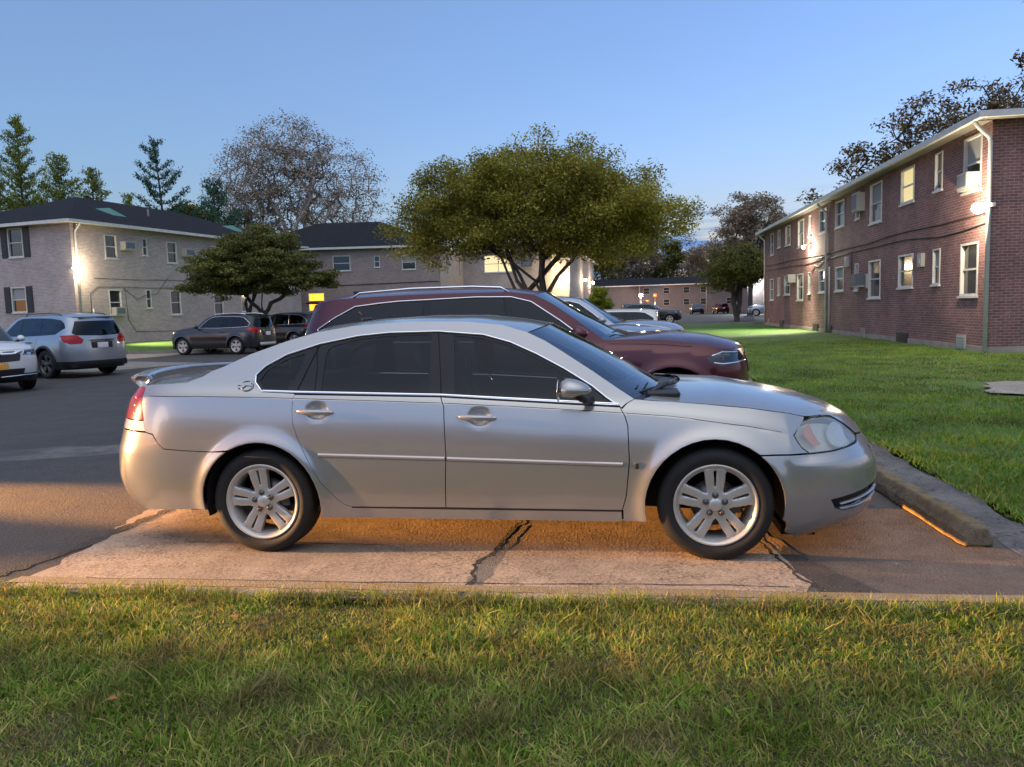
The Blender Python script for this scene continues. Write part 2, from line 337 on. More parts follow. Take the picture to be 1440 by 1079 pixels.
class Body:
    def __init__(s,S):
        s.S=S; s.xf=pchip(S['xf']); s.xr=pchip(S['xr']); s.belt=pchip(S['belt']); s.xcF=S['xcF']; s.xcR=S['xcR']; s.n=S.get('n',3.5); s.nR=S.get('nR',3.5); s.m=2
        s.LF=S.get('LF',1.9); s.LR=S.get('LR',1.7); s.W=S['W']; s.zw=S.get('zw',.6); s.th=S.get('th',.42); s.sh=S.get('sh',.035)
        s.disp=S.get('disp',lambda x,z:0*x); s.zlo=S.get('zlo',.2)
    def Y0(s,x,z):
        b=s.belt(x); W=s.W
        up=W-s.S.get('cr',.035)*np.clip((z-s.zw)/(b-s.zw),0,1)**2; lo=-.06*np.clip((s.zw-z)/(s.zw-s.zlo),0,2)**2
        h=np.clip(z-b,0,None)
        return up+lo-s.th*h-s.sh*(1-np.exp(-h/.03))+s.disp(x,z)
    def dom(s,p):
        if len(p)==3:
            k,y,z=p; 
            if k=='F':
                Y=float(s.Y0(np.array(s.xcF+.75),np.array(z))); c=min(1,max(0,y/Y)); ph=math.acos(c); q=(2*ph/math.pi)**(2/s.n); return (s.xcF+q*s.LF,z)
            Y=float(s.Y0(np.array(s.xcR-.6),np.array(z))); c=min(1,max(0,y/Y)); ph=math.acos(c); q=(2*ph/math.pi)**(2/s.nR); return (s.xcR-q*s.LR,z)
        x,z=p
        if x>s.xcF:
            r=min(1,(x-s.xcF)/(float(s.xf(z))-s.xcF)); ph=math.asin(r**(s.n/2)); return (s.xcF+(2*ph/math.pi)**(2/s.n)*s.LF,z)
        if x<s.xcR:
            r=min(1,(s.xcR-x)/(s.xcR-float(s.xr(z)))); ph=math.asin(r**(s.nR/2)); return (s.xcR-(2*ph/math.pi)**(2/s.nR)*s.LR,z)
        return (x,z)
    def pos(s,q,z):
        q=np.asarray(q,float); z=np.asarray(z,float)
        x=q.copy(); cy=np.ones_like(q)
        a=q>s.xcF; u=np.clip((q-s.xcF)/s.LF,0,1); ph=np.pi/2*u**(s.n/2); xx=s.xcF+(s.xf(z)-s.xcF)*np.sin(ph)**(2/s.n); x=np.where(a,xx,x); cy=np.where(a,np.cos(ph),cy)
        a=q<s.xcR; u=np.clip((s.xcR-q)/s.LR,0,1); ph=np.pi/2*u**(s.nR/2); xx=s.xcR-(s.xcR-s.xr(z))*np.sin(ph)**(2/s.nR); x=np.where(a,xx,x); cy=np.where(a,np.cos(ph),cy)
        y=s.Y0(x,z)*np.maximum(cy,0)
        return np.stack([x,y,z],-1)
    def nor(s,q,z):
        e=.004; hiq=s.xcF+s.LF-1e-3; loq=s.xcR-s.LR+1e-3
        qc=np.clip(q,loq+e,hiq-e)
        dq=s.pos(qc+e,z)-s.pos(qc-e,z); dz=s.pos(qc,z+e)-s.pos(qc,z-e)
        n=np.cross(dz,dq); n/=np.linalg.norm(n,axis=1,keepdims=True)+1e-12; return n
    def at(s,p,off=0):
        d=s.dom(p); q=np.array([d[0]]);z=np.array([d[1]]); return (s.pos(q,z)+s.nor(q,z)*off)[0]
    def panel(s,outer,holes=[],sp=.03,off=0,th=.012):
        o=[s.dom(p) for p in outer]; H=[[s.dom(p) for p in h] for h in holes]
        ex=None
        if sp<.03:
            qs=np.arange(s.xcR-s.LR,s.xcF+s.LF,sp*.6); bz=s.belt(s.pos(qs,qs*0+.8)[:,0]); ex=(np.concatenate([qs]*4),np.concatenate([bz-.006,bz+.002,bz+.012,bz+.03]))
        V2,T=cdt_region(o,H,sp,ex)
        q,z=V2[:,0],V2[:,1]; N=s.nor(q,z); V=s.pos(q,z)+N*off
        # boundary
        E={}
        for t in T:
            for a,b in ((t[0],t[1]),(t[1],t[2]),(t[2],t[0])):
                if (b,a) in E: del E[(b,a)]
                else: E[(a,b)]=1
        T=T[:,::-1]
        # check orientation: face normal vs N
        t=T[len(T)//2]; fn=np.cross(V[t[1]]-V[t[0]],V[t[2]]-V[t[0]])
        if fn@N[t[0]]<0: T=T[:,::-1]; rev=True
        else: rev=False
        F=[tuple(int(i) for i in t) for t in T]; S=[True]*len(F); NN=N.tolist(); VV=V.tolist()
        if th:
            idx={}
            for (a,b) in E:
                for k in (a,b):
                    if k not in idx:
                        idx[k]=len(VV); VV.append(V[k].tolist()); VV.append((V[k]-N[k]*th).tolist()); NN+= [[0,0,0],[0,0,0]]
                ia,ib=idx[a],idx[b]; F.append((int(ia),int(ib),int(ib+1),int(ia+1)) if rev else (int(ib),int(ia),int(ia+1),int(ib+1))); S.append(False)
        return np.array(VV),F,S,np.array(NN)
CENTRE={'rear_bumper','front_bumper','body','boot_panel','grille','lower_grille','rear_window'}
def sided(name,G,sides,mat,parent):
    if len(sides)==2 and name not in CENTRE:
        for sd in sides: o=sided(name,G,(sd,),mat,parent)
        return o
    V,F,S,N=G; VV=[];FF=[];SS=[];NN=[]
    fl=np.abs(N).sum(1)<1e-6; two=len(sides)==2; key={}
    for sd in sides:
        mp=[]
        for i in range(len(V)):
            if two and abs(V[i,1])<2e-4:
                k=(round(V[i,0],4),round(V[i,2],4),bool(fl[i]))
                if k in key: mp.append(key[k]); continue
                key[k]=len(VV)
            mp.append(len(VV)); VV.append([V[i,0],V[i,1]*sd if not(two and abs(V[i,1])<2e-4) else 0,V[i,2]]); NN.append([N[i,0],N[i,1]*sd,N[i,2]])
        for f,q in zip(F,S):
            if two and not q and all(abs(V[i,1])<2e-4 for i in f): continue
            g=tuple(mp[i] for i in (f if sd>0 else f[::-1]))
            if len(set(g))==len(g): FF.append(g); SS.append(q)
    return mesh_obj(name,VV,FF,mat,parent,smooth=SS,N=NN)
def resample(P_,n):
    P_=np.array(P_,float); d=np.r_[0,np.cumsum(np.linalg.norm(np.diff(P_,axis=0),axis=1))]; t=np.linspace(0,d[-1],n)
    return np.stack([np.interp(t,d,P_[:,k]) for k in range(P_.shape[1])],1)
def loft(body,B,Cc,nt,nw,pz=2.4,px=2.0,offz=0,spl=True):
    b3=np.array([body.at(p) for p in B]); b3=resample(b3,nt); c=resample([(x,0,z) for x,z in Cc],nt)
    w=np.linspace(0,1,nw)
    V=[];F=[]
    for i in range(nt):
        for w_ in w:
            fx=1-(1-w_)**px; fz=1-(1-w_)**pz
            V.append((b3[i][0]+(c[i][0]-b3[i][0])*fx,b3[i][1]*(1-w_),b3[i][2]+(c[i][2]-b3[i][2])*fz+offz))
    full=[]
    m=2*nw-1
    for i in range(nt):
        row=V[i*nw:(i+1)*nw]; full+=[tuple(p) for p in row]+[(p[0],-p[1],p[2]) for p in row[-2::-1]]
    for i in range(nt-1):
        for k in range(m-1): F.append((i*m+k,i*m+k+1,(i+1)*m+k+1,(i+1)*m+k))
    return full,F
def strip(body,pts,w=.010,h=.008,off=0.0,side=1,closed=False,dens=True):
    """half-round moulding along a polyline lying on the body side"""
    D=[body.dom(p) for p in pts]
    D=densify(D+[] ,.03) if closed else densify(D,.03)
    if not closed:
        # drop the closing segment
        out=[];dd=[body.dom(p) for p in pts]
        for a,b in zip(dd[:-1],dd[1:]):
            n=max(1,int(math.hypot(b[0]-a[0],b[1]-a[1])/.03)); out+=[(a[0]+(b[0]-a[0])*k/n,a[1]+(b[1]-a[1])*k/n) for k in range(n)]
        out.append(dd[-1]); D=out
    D=np.array(D); Q=body.pos(D[:,0],D[:,1]); N=body.nor(D[:,0],D[:,1])
    Q=Q+N*off; n=len(Q)
    V=[];F=[]
    for i in range(n):
        t=(Q[(i+1)%n]-Q[i-1]) if closed else (Q[min(i+1,n-1)]-Q[max(i-1,0)]); t=t/(np.linalg.norm(t)+1e-9); b=np.cross(t,N[i])
        for (u,v) in ((-1,-.3),(-.8,.6),(-.3,1),(.3,1),(.8,.6),(1,-.3)):
            p=Q[i]+b*u*w/2+N[i]*v*h; V.append((p[0],p[1]*side,p[2]))
    m=6; R=n if closed else n-1
    for i in range(R):
        j=(i+1)%n
        for k in range(m-1): F.append((i*m+k,i*m+k+1,j*m+k+1,j*m+k))
    return V,F
def offset_poly(poly,d):
    n=len(poly); A=sum(poly[i][0]*poly[(i+1)%n][1]-poly[(i+1)%n][0]*poly[i][1] for i in range(n)); sg=1 if A>0 else -1; out=[]
    for i in range(n):
        a=np.array(poly[i-1]);b=np.array(poly[i]);c=np.array(poly[(i+1)%n])
        t1=(b-a)/(np.linalg.norm(b-a)+1e-9);t2=(c-b)/(np.linalg.norm(c-b)+1e-9)
        n1=np.array([-t1[1],t1[0]])*sg;n2=np.array([-t2[1],t2[0]])*sg; nn=n1+n2; L=np.linalg.norm(nn)
        nn=nn/(L+1e-9); k=min(2,1/max(.3,float(nn@n1))); out.append(tuple(map(float,b+nn*d*k)))
    return out
# ---- wheels ----
def wheel_mesh(R=.335,rim=.235,w=.225,nsp=5,style='double'):
    tyre=MB(); h=w/2
    pr=[(rim-.012,h*.72),(rim+.004,h*.86),(rim+.03,h*.97),(rim+(R-rim)*.5,h*1.0),(R-.02,h*.88),(R-.006,h*.76),(R,h*.6)]
    for g in (.35,0,-.35):
        pr+=[(R,h*(g+.06)),(R-.008,h*(g+.04)),(R-.008,h*(g-.04)),(R,h*(g-.06))]
    pr+=[(R,-h*.6),(R-.02,-h*.88),(rim+.03,-h*.97),(rim-.012,-h*.72)]
    tyre.lathe([(a,-b) for a,b in pr],axis='y',n=72)
    rm=MB()
    rr=[(rim+.006,-h*.87),(rim+.004,-h*.93),(rim-.006,-h*.92),(rim-.014,-h*.80),(rim-.03,-h*.62),(rim-.035,-h*.2),(rim-.035,h*.8),(rim-.01,h*.9)]
    rm.lathe(rr,axis='y',n=72)
    # spokes disc
    Ro=rim-.018; circ=[(Ro*math.cos(a),Ro*math.sin(a)) for a in np.linspace(0,2*math.pi,90,endpoint=False)]
    holes=[]; sc_=rim/.235; st=2*math.pi/nsp
    for k in range(nsp):
        a0=math.pi/2+st*(k+.5)
        def pol(r,a): return (r*math.cos(a0+a),r*math.sin(a0+a))
        if style=='double':
            ho=.335*5/nsp; hi=.09*5/nsp
            pts=[pol(.082*sc_,0)]+[pol(r*sc_,-(hi+(ho-hi)*((r-.082)/.118)**.75)) for r in (.10,.13,.16,.188)]+[pol(Ro*.965,a) for a in np.linspace(-ho*.93,ho*.93,7)]+[pol(r*sc_,(hi+(ho-hi)*((r-.082)/.118)**.75)) for r in (.188,.16,.13,.10)]
        else:
            ho=.40*5/nsp; pts=[pol(.07*sc_,-.05),pol(.07*sc_,.05)]; pts=[pol(.075*sc_,0)]+[pol(r*sc_,-ho*(r/.2)**.6*.8) for r in (.10,.15,.19)]+[pol(Ro*.97,a) for a in np.linspace(-ho*.85,ho*.85,6)]+[pol(r*sc_,ho*(r/.2)**.6*.8) for r in (.19,.15,.10)]
        holes.append(pts)
        if style=='double':
            a1=math.pi/2+st*k; sw=.0075
            def q(r,t): return (r*math.cos(a1)-t*math.sin(a1),r*math.sin(a1)+t*math.cos(a1))
            r0,r1=.108*sc_,.196*sc_
            holes.append([q(r0,-sw*.6),q(r0-.004,0),q(r0,sw*.6),q(r1,sw*1.15),q(r1+.004,0),q(r1,-sw*1.15)])
    V2,T=cdt_region(circ,holes,.012)
    def prof(r): return -h*(.70+.10*np.cos(np.clip(r/Ro,0,1)*np.pi*1.0)*-1*.4) - .012*np.exp(-(r/.05)**2)
    r=np.hypot(V2[:,0],V2[:,1]); Y=prof(r)
    # bevel: push boundary vertices back
    E={}
    for t in T:
        for a,b in ((t[0],t[1]),(t[1],t[2]),(t[2],t[0])):
            if (b,a) in E: del E[(b,a)]
            else: E[(a,b)]=1
    bnd={i for e in E for i in e}
    for i in bnd:
        Y[i]+=.0035
    V=[(V2[i,0],Y[i],V2[i,1]) for i in range(len(V2))]; F=[tuple(map(int,t)) for t in T]; S=[True]*len(F)
    idx={}
    for (a,b) in E:
        for k in (a,b):
            if k not in idx: idx[k]=len(V); V.append((V2[k,0],Y[k],V2[k,1])); V.append((V2[k,0]*.985,Y[k]+.035,V2[k,1]*.985))
        F.append((int(idx[b]),int(idx[a]),int(idx[a]+1),int(idx[b]+1))); S.append(False)
    rm.V,rm.F,rm.S=rm.V+[],rm.F,rm.S
    b=len(rm.V); rm.V+=V; rm.F+=[tuple(i+b for i in f) for f in F]; rm.S+=S
    yf=float(prof(np.array(.057)))
    nuts=MB()
    for k in range(5):
        a=math.pi/2+2*math.pi/5*k; nuts.lathe([(.019,.002),(.018,-.004),(.012,-.004),(.0125,-.018),(.008,-.022),(.0,-.022)],c=(.057*math.cos(a),yf-.002,.057*math.sin(a)),axis='y',n=12)
    cap=MB(); cap.lathe([(.044,.004),(.040,-.007),(.030,-.012),(0,-.013)],c=(0,yf-.006,0),axis='y',n=10)
    brake=MB(); brake.lathe([(.0,-.01),(.14,-.01),(.14,.01),(0,.01)],axis='y',n=32); brake.box(.06,-.03,-.06,.15,.04,.08)
    return dict(tyre=tyre,rim=rm,nuts=nuts,cap=cap,brake=brake)
WC={}
def wheel(parent,x,y,side,R=.335,rim=.235,w=.225,nsp=5,style='double',mat='alloy',rot=0,emb=False):
    key=(R,rim,w,nsp,style,mat)
    if key not in WC:
        g=wheel_mesh(R,rim,w,nsp,style)
        WC[key]={k:None for k in g}; 
        root=g['rim'].build('wheel',M[mat]); ty=g['tyre'].build('tyre',M['rubber'],root); nu=g['nuts'].build('wheel_nuts',M['nut'],root); ca=g['cap'].build('wheel_cap',M['alloy2' if mat=='alloy' else 'darkalloy'],root); br=g['brake'].build('brake_disc',M['nut'],root)
        WC[key]=root; r=root
    else:
        src=WC[key]; r=src.copy(); COL.objects.link(r)
        for ch in src.children:
            c=ch.copy(); COL.objects.link(c); c.parent=r
    r.parent=parent; r.location=(x,y,R); r.rotation_euler=(0,rot,0 if side<0 else math.pi)
    return r
def archpts(cx,cz,R,a0,a1,n=14,rx=1.0):
    return [(cx+R*rx*math.cos(a),cz+R*math.sin(a)) for a in np.linspace(rad(a0),rad(a1),n)]
def liner(parent,cx,cz,R,yo,yi,name='wheel_well'):
    n=20
    for sd in (-1,1):
        m=MB(); V=[];F=[]
        for k in range(n+1):
            a=math.pi*k/n*1.16-.08*math.pi
            c_=(cx+R*math.cos(a),cz+R*math.sin(a)); V+=[(c_[0],sd*yo,c_[1]),(c_[0],sd*yi,c_[1])]
        V.append((cx,sd*yi,cz-.12))
        for k in range(n): F.append((2*k,2*k+1,2*k+3,2*k+2)); F.append((2*k+1,2*n+2,2*k+3))
        m.add(V,F,False); m.build(name,M['black'],parent)
def seat(mb,x,y,z,ang=.28,hr=True,w=.5):
    mb.bbox(x-.25,y-w/2,z-.08,x+.27,y+w/2,z+.06,.05)
    R_=Matrix.Translation((x-.24,y,z))@Matrix.Rotation(-ang,4,'Y')
    mb.bbox(-.07,-w/2+.01,0,.06,w/2-.01,.60,.06,R_)
    if hr: mb.bbox(-.045,-.13,.64,.045,.13,.82,.04,R_); mb.tube([tuple(R_@Vector((0,-.05,.58))),tuple(R_@Vector((0,-.05,.68)))],.008); mb.tube([tuple(R_@Vector((0,.05,.58))),tuple(R_@Vector((0,.05,.68)))],.008)
def interior(parent,S):
    fl=MB(); fl.box(S['int'][0],-.78,.25,S['int'][1],.78,.29); fl.box(S['int'][0],-.72,.24,S['int'][0]+.05,.72,S['int'][4]); fl.build('cabin_floor',M['dash'],parent)
    zs=S['int'][3]; xs=S['int'][2]
    for y in (-.38,.38):
        m=MB(); seat(m,xs,y,zs); m.build('front_seat',M['seat'],parent)
    m=MB(); seat(m,xs-.85,0,zs+.02,.35,False,1.3)
    for y in (-.38,.38): m.bbox(xs-.85-.52,y-.13,zs+.60,xs-.85-.42,y+.13,zs+.76,.04)
    m.build('rear_seat',M['seat'],parent)
    m=MB(); xd=S['dash'][0]; zd=S['dash'][1]; m.bbox(xd,-.74,zd-.28,xd+.55,.74,zd,.08); m.build('dashboard',M['dash'],parent)
    m=MB(); 
    ring=[(xd-.13+.08*math.sin(a)*.3,.38+.185*math.cos(a),zd-.02+.185*math.sin(a)) for a in np.linspace(0,2*math.pi,25)]
    m.tube(ring,.014,6); m.tube([(xd-.12,.38,zd-.02),(xd+.1,.38,zd-.08)],.03,8); m.tube([(xd-.13,.2,zd-.02),(xd-.13,.56,zd-.02)],.014,6); m.build('steering_wheel',M['dash'],parent)
def underbody(parent,x0,x1,z0=.2,z1=.3,w=.8,rw=None,fw=None):
    m=MB()
    m.box(x0,-.55,z0,x1,.55,z1)
    a,b=S_mid
    m.box(a,-w,z0,b,w,z1)
    m.build('underbody',M['black'],parent)
# ---------------- the silver sedan ----------------
def mirror_shell(x,y,z,sx=.115,sy=.075,sz=.06,low=.32):
    m=MB(); V=[];F=[]; n=16;k=10
    for i in range(k+1):
        a=-math.pi/2+math.pi*i/k
        for j in range(n):
            b=2*math.pi*j/n; cx=math.cos(a)*math.cos(b); cy=math.cos(a)*math.sin(b); cz=math.sin(a)
            if cz<0: cz*=low
            if cx<0: cx*=.62
            taper=1-.25*max(0,cx)
            V.append((x+sx*cx,y+sy*cy,z+sz*cz*taper))
    for i in range(k):
        for j in range(n): F.append((i*n+j,i*n+(j+1)%n,(i+1)*n+(j+1)%n,(i+1)*n+j))
    m.add(V,F,True); return m
def sedan(name,label,loc,rz,pm,group=None,hero=True,sp=.022,cat='car',bid=None):
    root=empty(name,loc,rz,label,cat,group)
    def flare(x,z):
        d=0
        for cx in (.015,2.795):
            r=np.hypot(x-cx,z-.33); d=d+.022*np.exp(-((r-.392)/.05)**2)*(z<.9)
        d=d-.006*np.exp(-((z-.47)/.05)**2)*0
        for cx,cz in ((.40,.908),(1.425,.864)):
            d=d-.016*np.exp(-((((x-cx)/.060)**2+((z-cz)/.048)**2)**2))
        d=d-.030*np.clip((z-.565)/.05,0,1)*np.clip((x-3.22)/.10,0,1)
        return d
    S=dict(xcR=-.35,xcF=2.55,W=.918,zw=.56,cr=.055,zlo=.2,disp=flare,LF=1.9,LR=1.6,
      n=4.0,xf=[(.06,3.30),(.10,3.58),(.165,3.78),(.23,3.865),(.29,3.885),(.40,3.895),(.50,3.89),(.57,3.865),(.635,3.825),(.70,3.76),(.75,3.72),(.82,3.62),(.88,3.47),(1.0,3.05)],
      xr=[(.16,-.95),(.2,-1.05),(.27,-1.17),(.30,-1.20),(.38,-1.25),(.49,-1.275),(.64,-1.265),(.73,-1.235),(.80,-1.215),(.95,-1.165),(1.08,-1.09),(1.14,-1.05)],nR=4.2,
      belt=[(-1.3,.96),(-.74,1.012),(-.145,1.002),(.273,.985),(1.222,.945),(1.944,.90),(2.289,.875),(2.662,.84),(2.99,.79),(3.207,.745),(3.5,.69),(3.9,.60)])
    B=Body(S)
    aR=lambda a0,a1,n=16: archpts(.015,.33,.392,a0,a1,n)
    aF=lambda a0,a1,n=16: archpts(2.795,.33,.396,a0,a1,n)
    UB=[(-.86,1.066),(-.784,1.08),(-.60,1.088),(-.508,1.094),(-.40,1.13),(-.276,1.185),(-.09,1.265),(.14,1.340),(.33,1.390),(.575,1.425),(.95,1.443),(1.32,1.433),(1.546,1.405),(1.70,1.357),(1.81,1.303),(1.93,1.228),(2.10,1.117),(2.266,1.003),(2.345,.952)]
    FL=[(2.345,.952),(2.48,.939),(2.765,.916),(3.01,.887),(3.236,.846),(3.347,.814)]
    DT=[(-.045,1.135),(.015,1.192),(.151,1.262),(.366,1.324),(.615,1.368),(.816,1.383),(1.133,1.383),(1.425,1.355),(1.597,1.305),(1.766,1.228),(1.934,1.138),(2.101,1.035),(2.181,.97),(2.262,.915)]
    DLO=DT+[(1.178,.985),(.229,1.017),(.015,1.027),(-.042,1.085)]
    rdE=[(.241,1.010),(.236,.927),(.243,.835),(.275,.745),(.321,.651),(.422,.463),(.513,.354),(.555,.322),(.60,.308)]
    fdE=[(2.262,.908),(2.29,.86),(2.306,.806),(2.312,.597),(2.290,.386),(2.266,.301)]
    tailF=[(-.836,1.060),(-.815,1.0),(-.79,.885),(-.765,.788)]
    seamR=[(-.765,.788),(-.706,.775),(-.672,.722),(-.63,.683),(-.50,.672),(-.30,.664)]
    g=.0028
    # one side-frame panel: quarter, roof rail, pillar and rocker
    frame=UB+[(2.30,.93),(2.268,.905)]+DT[::-1]+[(-.042,1.085),(.015,1.027),(.229,1.014)]+rdE+[(1.20,.303),(2.262,.296),(2.262,.228),(.43,.236)]+aR(-14,118)+seamR[::-1]+tailF[::-1]
    sided('body_side',B.panel(frame,[],sp),(-1,1),pm,root)
    fend=[(2.275,.900),(2.305,.93)]+FL+[(3.249,.732),(3.293,.66),(3.331,.628),(3.05,.636)]+aF(51,194)+[(2.39,.230),(2.270,.228),(2.270,.299)]+fdE[::-1]
    sided('front_fender',B.panel(offset_poly(fend,g),[],sp),(-1,1),pm,root)
    rdoor=[(.241,1.010)]+rdE[1:]+[(1.200,.308),(1.219,.637),(1.205,.93),(1.178,.981)]
    fdoor=[(1.178,.981),(1.205,.93),(1.219,.637),(1.200,.308)]+fdE[::-1]
    for sd in (-1,1):
        d=sided('rear_door',B.panel(offset_poly(rdoor,g),[],sp),(sd,),pm,root); door_bits(B,d,sd,(.267,.511,.907),[(.409,.640),(1.212,.617)],hero)
        d=sided('front_door',B.panel(offset_poly(fdoor,g),[],sp),(sd,),pm,root); door_bits(B,d,sd,(1.290,1.531,.864),[(1.226,.616),(2.274,.582)],hero)
    # tail lamp and rear bumper
    tl_up=[(-.834,1.060),('R',.46,1.062),('R',.44,.865),(-.785,.862),(-.79,.885),(-.813,1.0)]
    tl_lo=[('R',.44,.858),('R',.44,.80),(-.768,.792),(-.783,.855)]
    for sd in (-1,1):
        t=sided('tail_light',B.panel(tl_up,[],sp*.8,.002),(sd,),M['red'],root)
        sided('reversing_lens',B.panel(tl_lo,[],sp*.8,.001),(sd,),M['clear'],t)
        st=MB()
        for zz in (.90,.95,1.0): 
            a=B.at((-.86-.02,zz),-.01); st.lathe([(.022,0),(.014,-.008),(0,-.012)],c=(a[0],sd*a[1],a[2]),axis='y',n=12)
        st.build('bulb_reflector',M['redsub'],t)
    trunkback=[('R',.46,1.062),('R',0,1.07),('R',0,.80),('R',.44,.80)]
    sided('boot_panel',B.panel(trunkback,[],sp),(-1,1),pm,root)
    rb=[(-.30,.658)]+[(-.50,.667),(-.63,.677),(-.675,.718),(-.712,.768),(-.765,.781),('R',.44,.793),('R',0,.795),('R',0,.26),('R',.4,.255),(-1.0,.262),(-.70,.275),(-.36,.285)]+aR(188,122)
    sided('rear_bumper',B.panel(rb,[],sp),(-1,1),pm,root)
    # front bumper
    slot=[(3.46,.352),(3.62,.372),('F',.34,.405),('F',.34,.330),(3.66,.278),(3.56,.268),(3.49,.292)]
    grl=[('F',0,.605),('F',.43,.60),('F',.36,.455),('F',0,.445)]
    fb=[(3.055,.630),(3.331,.620),(3.48,.623),(3.67,.639),(3.70,.668),('F',.22,.652),('F',0,.648),('F',0,.10),('F',.4,.095),(3.40,.085),(3.26,.10),(3.205,.16),(3.196,.24)]+aF(-12,49)
    gr2=[('F',0,.6),('F',.42,.595),('F',.355,.46),('F',0,.45)]
    fb1=[p for p in fb]
    # cut the centre grille as a notch in the half panel
    i=fb1.index(('F',0,.648)); fb1=fb1[:i+1]+[('F',0,.605),('F',.43,.60),('F',.36,.455),('F',0,.445)]+fb1[i+1:]
    bp=sided('front_bumper',B.panel(fb1,[slot],sp),(-1,1),pm,root)
    sided('bumper_intake',B.panel(offset_poly([B_ for B_ in slot if len(B_)==2],-.0) if 0 else slot,[],sp,-.035,0),(-1,1),M['dark'],bp)
    for z0,z1,m_ in ((.328,.340,M['silver2']),(.288,.298,M['silver2'])):
        for sd in (-1,1):
            V,F=strip(B,[(3.52,z0-.012 if z0>.3 else .290),(3.64,z0),('F',.41,z1+.012)],.012,.012,-.006,sd); mesh_obj('intake_bar',V,F,m_,bp,smooth=True)
    sided('grille',B.panel(grl,[],sp,-.02,0),(-1,1),M['dark'],root)
    for zz in (.48,.52,.56):
        for sd in (-1,1): V,F=strip(B,[('F',.38,zz),('F',.01,zz)],.012,.01,-.012,sd); mesh_obj('grille_bar',V,F,M['dark'],root,smooth=True)
    # headlights
    hl=[(3.255,.729),(3.285,.765),(3.32,.793),(3.385,.806),(3.46,.803),(3.53,.79),(3.60,.752),(3.655,.71),(3.688,.672),(3.675,.650),(3.60,.638),(3.48,.630),(3.336,.627),(3.293,.662)]
    for sd in (-1,1):
        h=sided('headlight',B.panel(offset_poly(hl,.004),[],.02,-.002),(sd,),M['lens'],root)
        sided('reflector_bowl',B.panel(offset_poly(hl,.010),[],.03,-.045,.02),(sd,),M['bowl'],h)
        am=[(3.335,.765),(3.372,.782),(3.385,.74),(3.42,.672),(3.372,.668),(3.345,.70),(3.318,.735)]
        sided('turn_signal',B.panel(am,[],.015,-.012,.006),(sd,),M['amber'],h)
        pr=[(3.555+.068*math.cos(a),.708+.062*math.sin(a)) for a in np.linspace(0,2*math.pi,20,endpoint=False)]
        sided('projector_lens',B.panel(pr,[],.015,-.018,.01),(sd,),M['bowl2'],h)
        V,F=strip(B,offset_poly(hl,-.001),.006,.002,-.002,sd,True); mesh_obj('lamp_gasket',V,F,M['dark'],h,smooth=True)
    # glasshouse
    G1=[(.03,1.046),(-.012,1.098),(.03,1.160),(.15,1.226),(.272,1.262),(.262,1.20),(.20,1.06),(.17,1.04)]
    G2=[(.405,1.030),(.41,1.245),(.425,1.283),(.46,1.306),(.62,1.343),(.82,1.360),(1.09,1.361),(1.098,1.003)]
    G3=[(1.262,.996),(1.235,1.352),(1.42,1.330),(1.59,1.281),(1.75,1.206),(1.92,1.116),(2.04,1.032),(2.065,.945)]
    inner=offset_poly(DLO,.006)
    wf=sided('window_surround',B.panel(inner,[G1,G2,G3],sp,-.008,.01),(-1,1),M['gloss'],root)
    for nm,G,mm in (('quarter_glass',G1,'tint'),('rear_door_glass',G2,'tint'),('front_door_glass',G3,'tint')):
        sided(nm,B.panel(offset_poly(G,-.002),[],.05,-.012,0),(-1,1),M[mm],root)
    for sd in (-1,1):
        V,F=strip(B,offset_poly(DLO,.005),.013,.007,-.002,sd,True); mesh_obj('chrome_trim',V,F,M['chrome'],root,smooth=True)
        V,F=strip(B,[(.025,1.035),(.229,1.026),(1.178,.994),(2.255,.925)],.017,.008,-.001,sd); mesh_obj('chrome_sill',V,F,M['chrome'],root,smooth=True)
        V,F=strip(B,[(.366,1.322),(.30,1.17),(.241,1.02)],.006,.003,-.006,sd); mesh_obj('door_gap',V,F,M['black'],root)
        V,F=strip(B,[(1.133,1.382),(1.178,.985)],.007,.003,-.006,sd); mesh_obj('door_gap',V,F,M['black'],root)
        V,F=strip(B,[(.345,1.30),(.36,1.18),(.362,1.02)],.008,.003,-.008,sd); mesh_obj('door_gap',V,F,M['black'],root)
        V,F=strip(B,[(t,float(B.belt(t))+.002) for t in (-.76,-.4,0,.4,.8,1.2,1.6,2.0,2.29,2.66,2.99,3.18)],.0045,.0008,.0,sd); mesh_obj('crease_line',V,F,M['gloss'],root)  # thin dark strip along the belt crease
        # rocker shadow gap under the doors
        V,F=strip(B,[(.60,.3055),(1.2,.3015),(2.262,.2965)],.010,.002,.000,sd); mesh_obj('door_gap',V,F,M['black'],root)
    # top surfaces
    ri=UB.index((.33,1.390)); wi=UB.index((1.70,1.357))
    def lo(nm,Bc,C,mm,nt=24,nw=16,pz=2.4,px=2.,off=0,par=None):
        V,F=loft(B,Bc,C,nt,nw,pz,px,off); return mesh_obj(nm,V,F,mm,par or root,smooth=True)
    lo('roof',UB[ri:wi+1],[(.30,1.43),(.6,1.462),(1.0,1.478),(1.35,1.468),(1.60,1.435),(1.80,1.395)],pm)
    lo('rear_window',UB[4:ri+1],[(-.62,1.10),(-.2,1.27),(.1,1.37),(.30,1.43)],M['tint'],16,12,2.2,2)
    lo('boot_lid',UB[0:5],[(-1.075,1.075),(-1.02,1.095),(-.62,1.10)],pm,16,14,3,2)
    lo('windscreen',UB[wi:],[(1.80,1.395),(2.0,1.29),(2.25,1.155),(2.52,.995)],M['wsglass'],18,16,2.2,2.2,-.004)
    # black edge band of the windscreen
    lo('cowl',[(2.335,.953),(2.44,.935)],[(2.50,.985),(2.74,.97)],M['dark'],4,16,2.4,2.2)
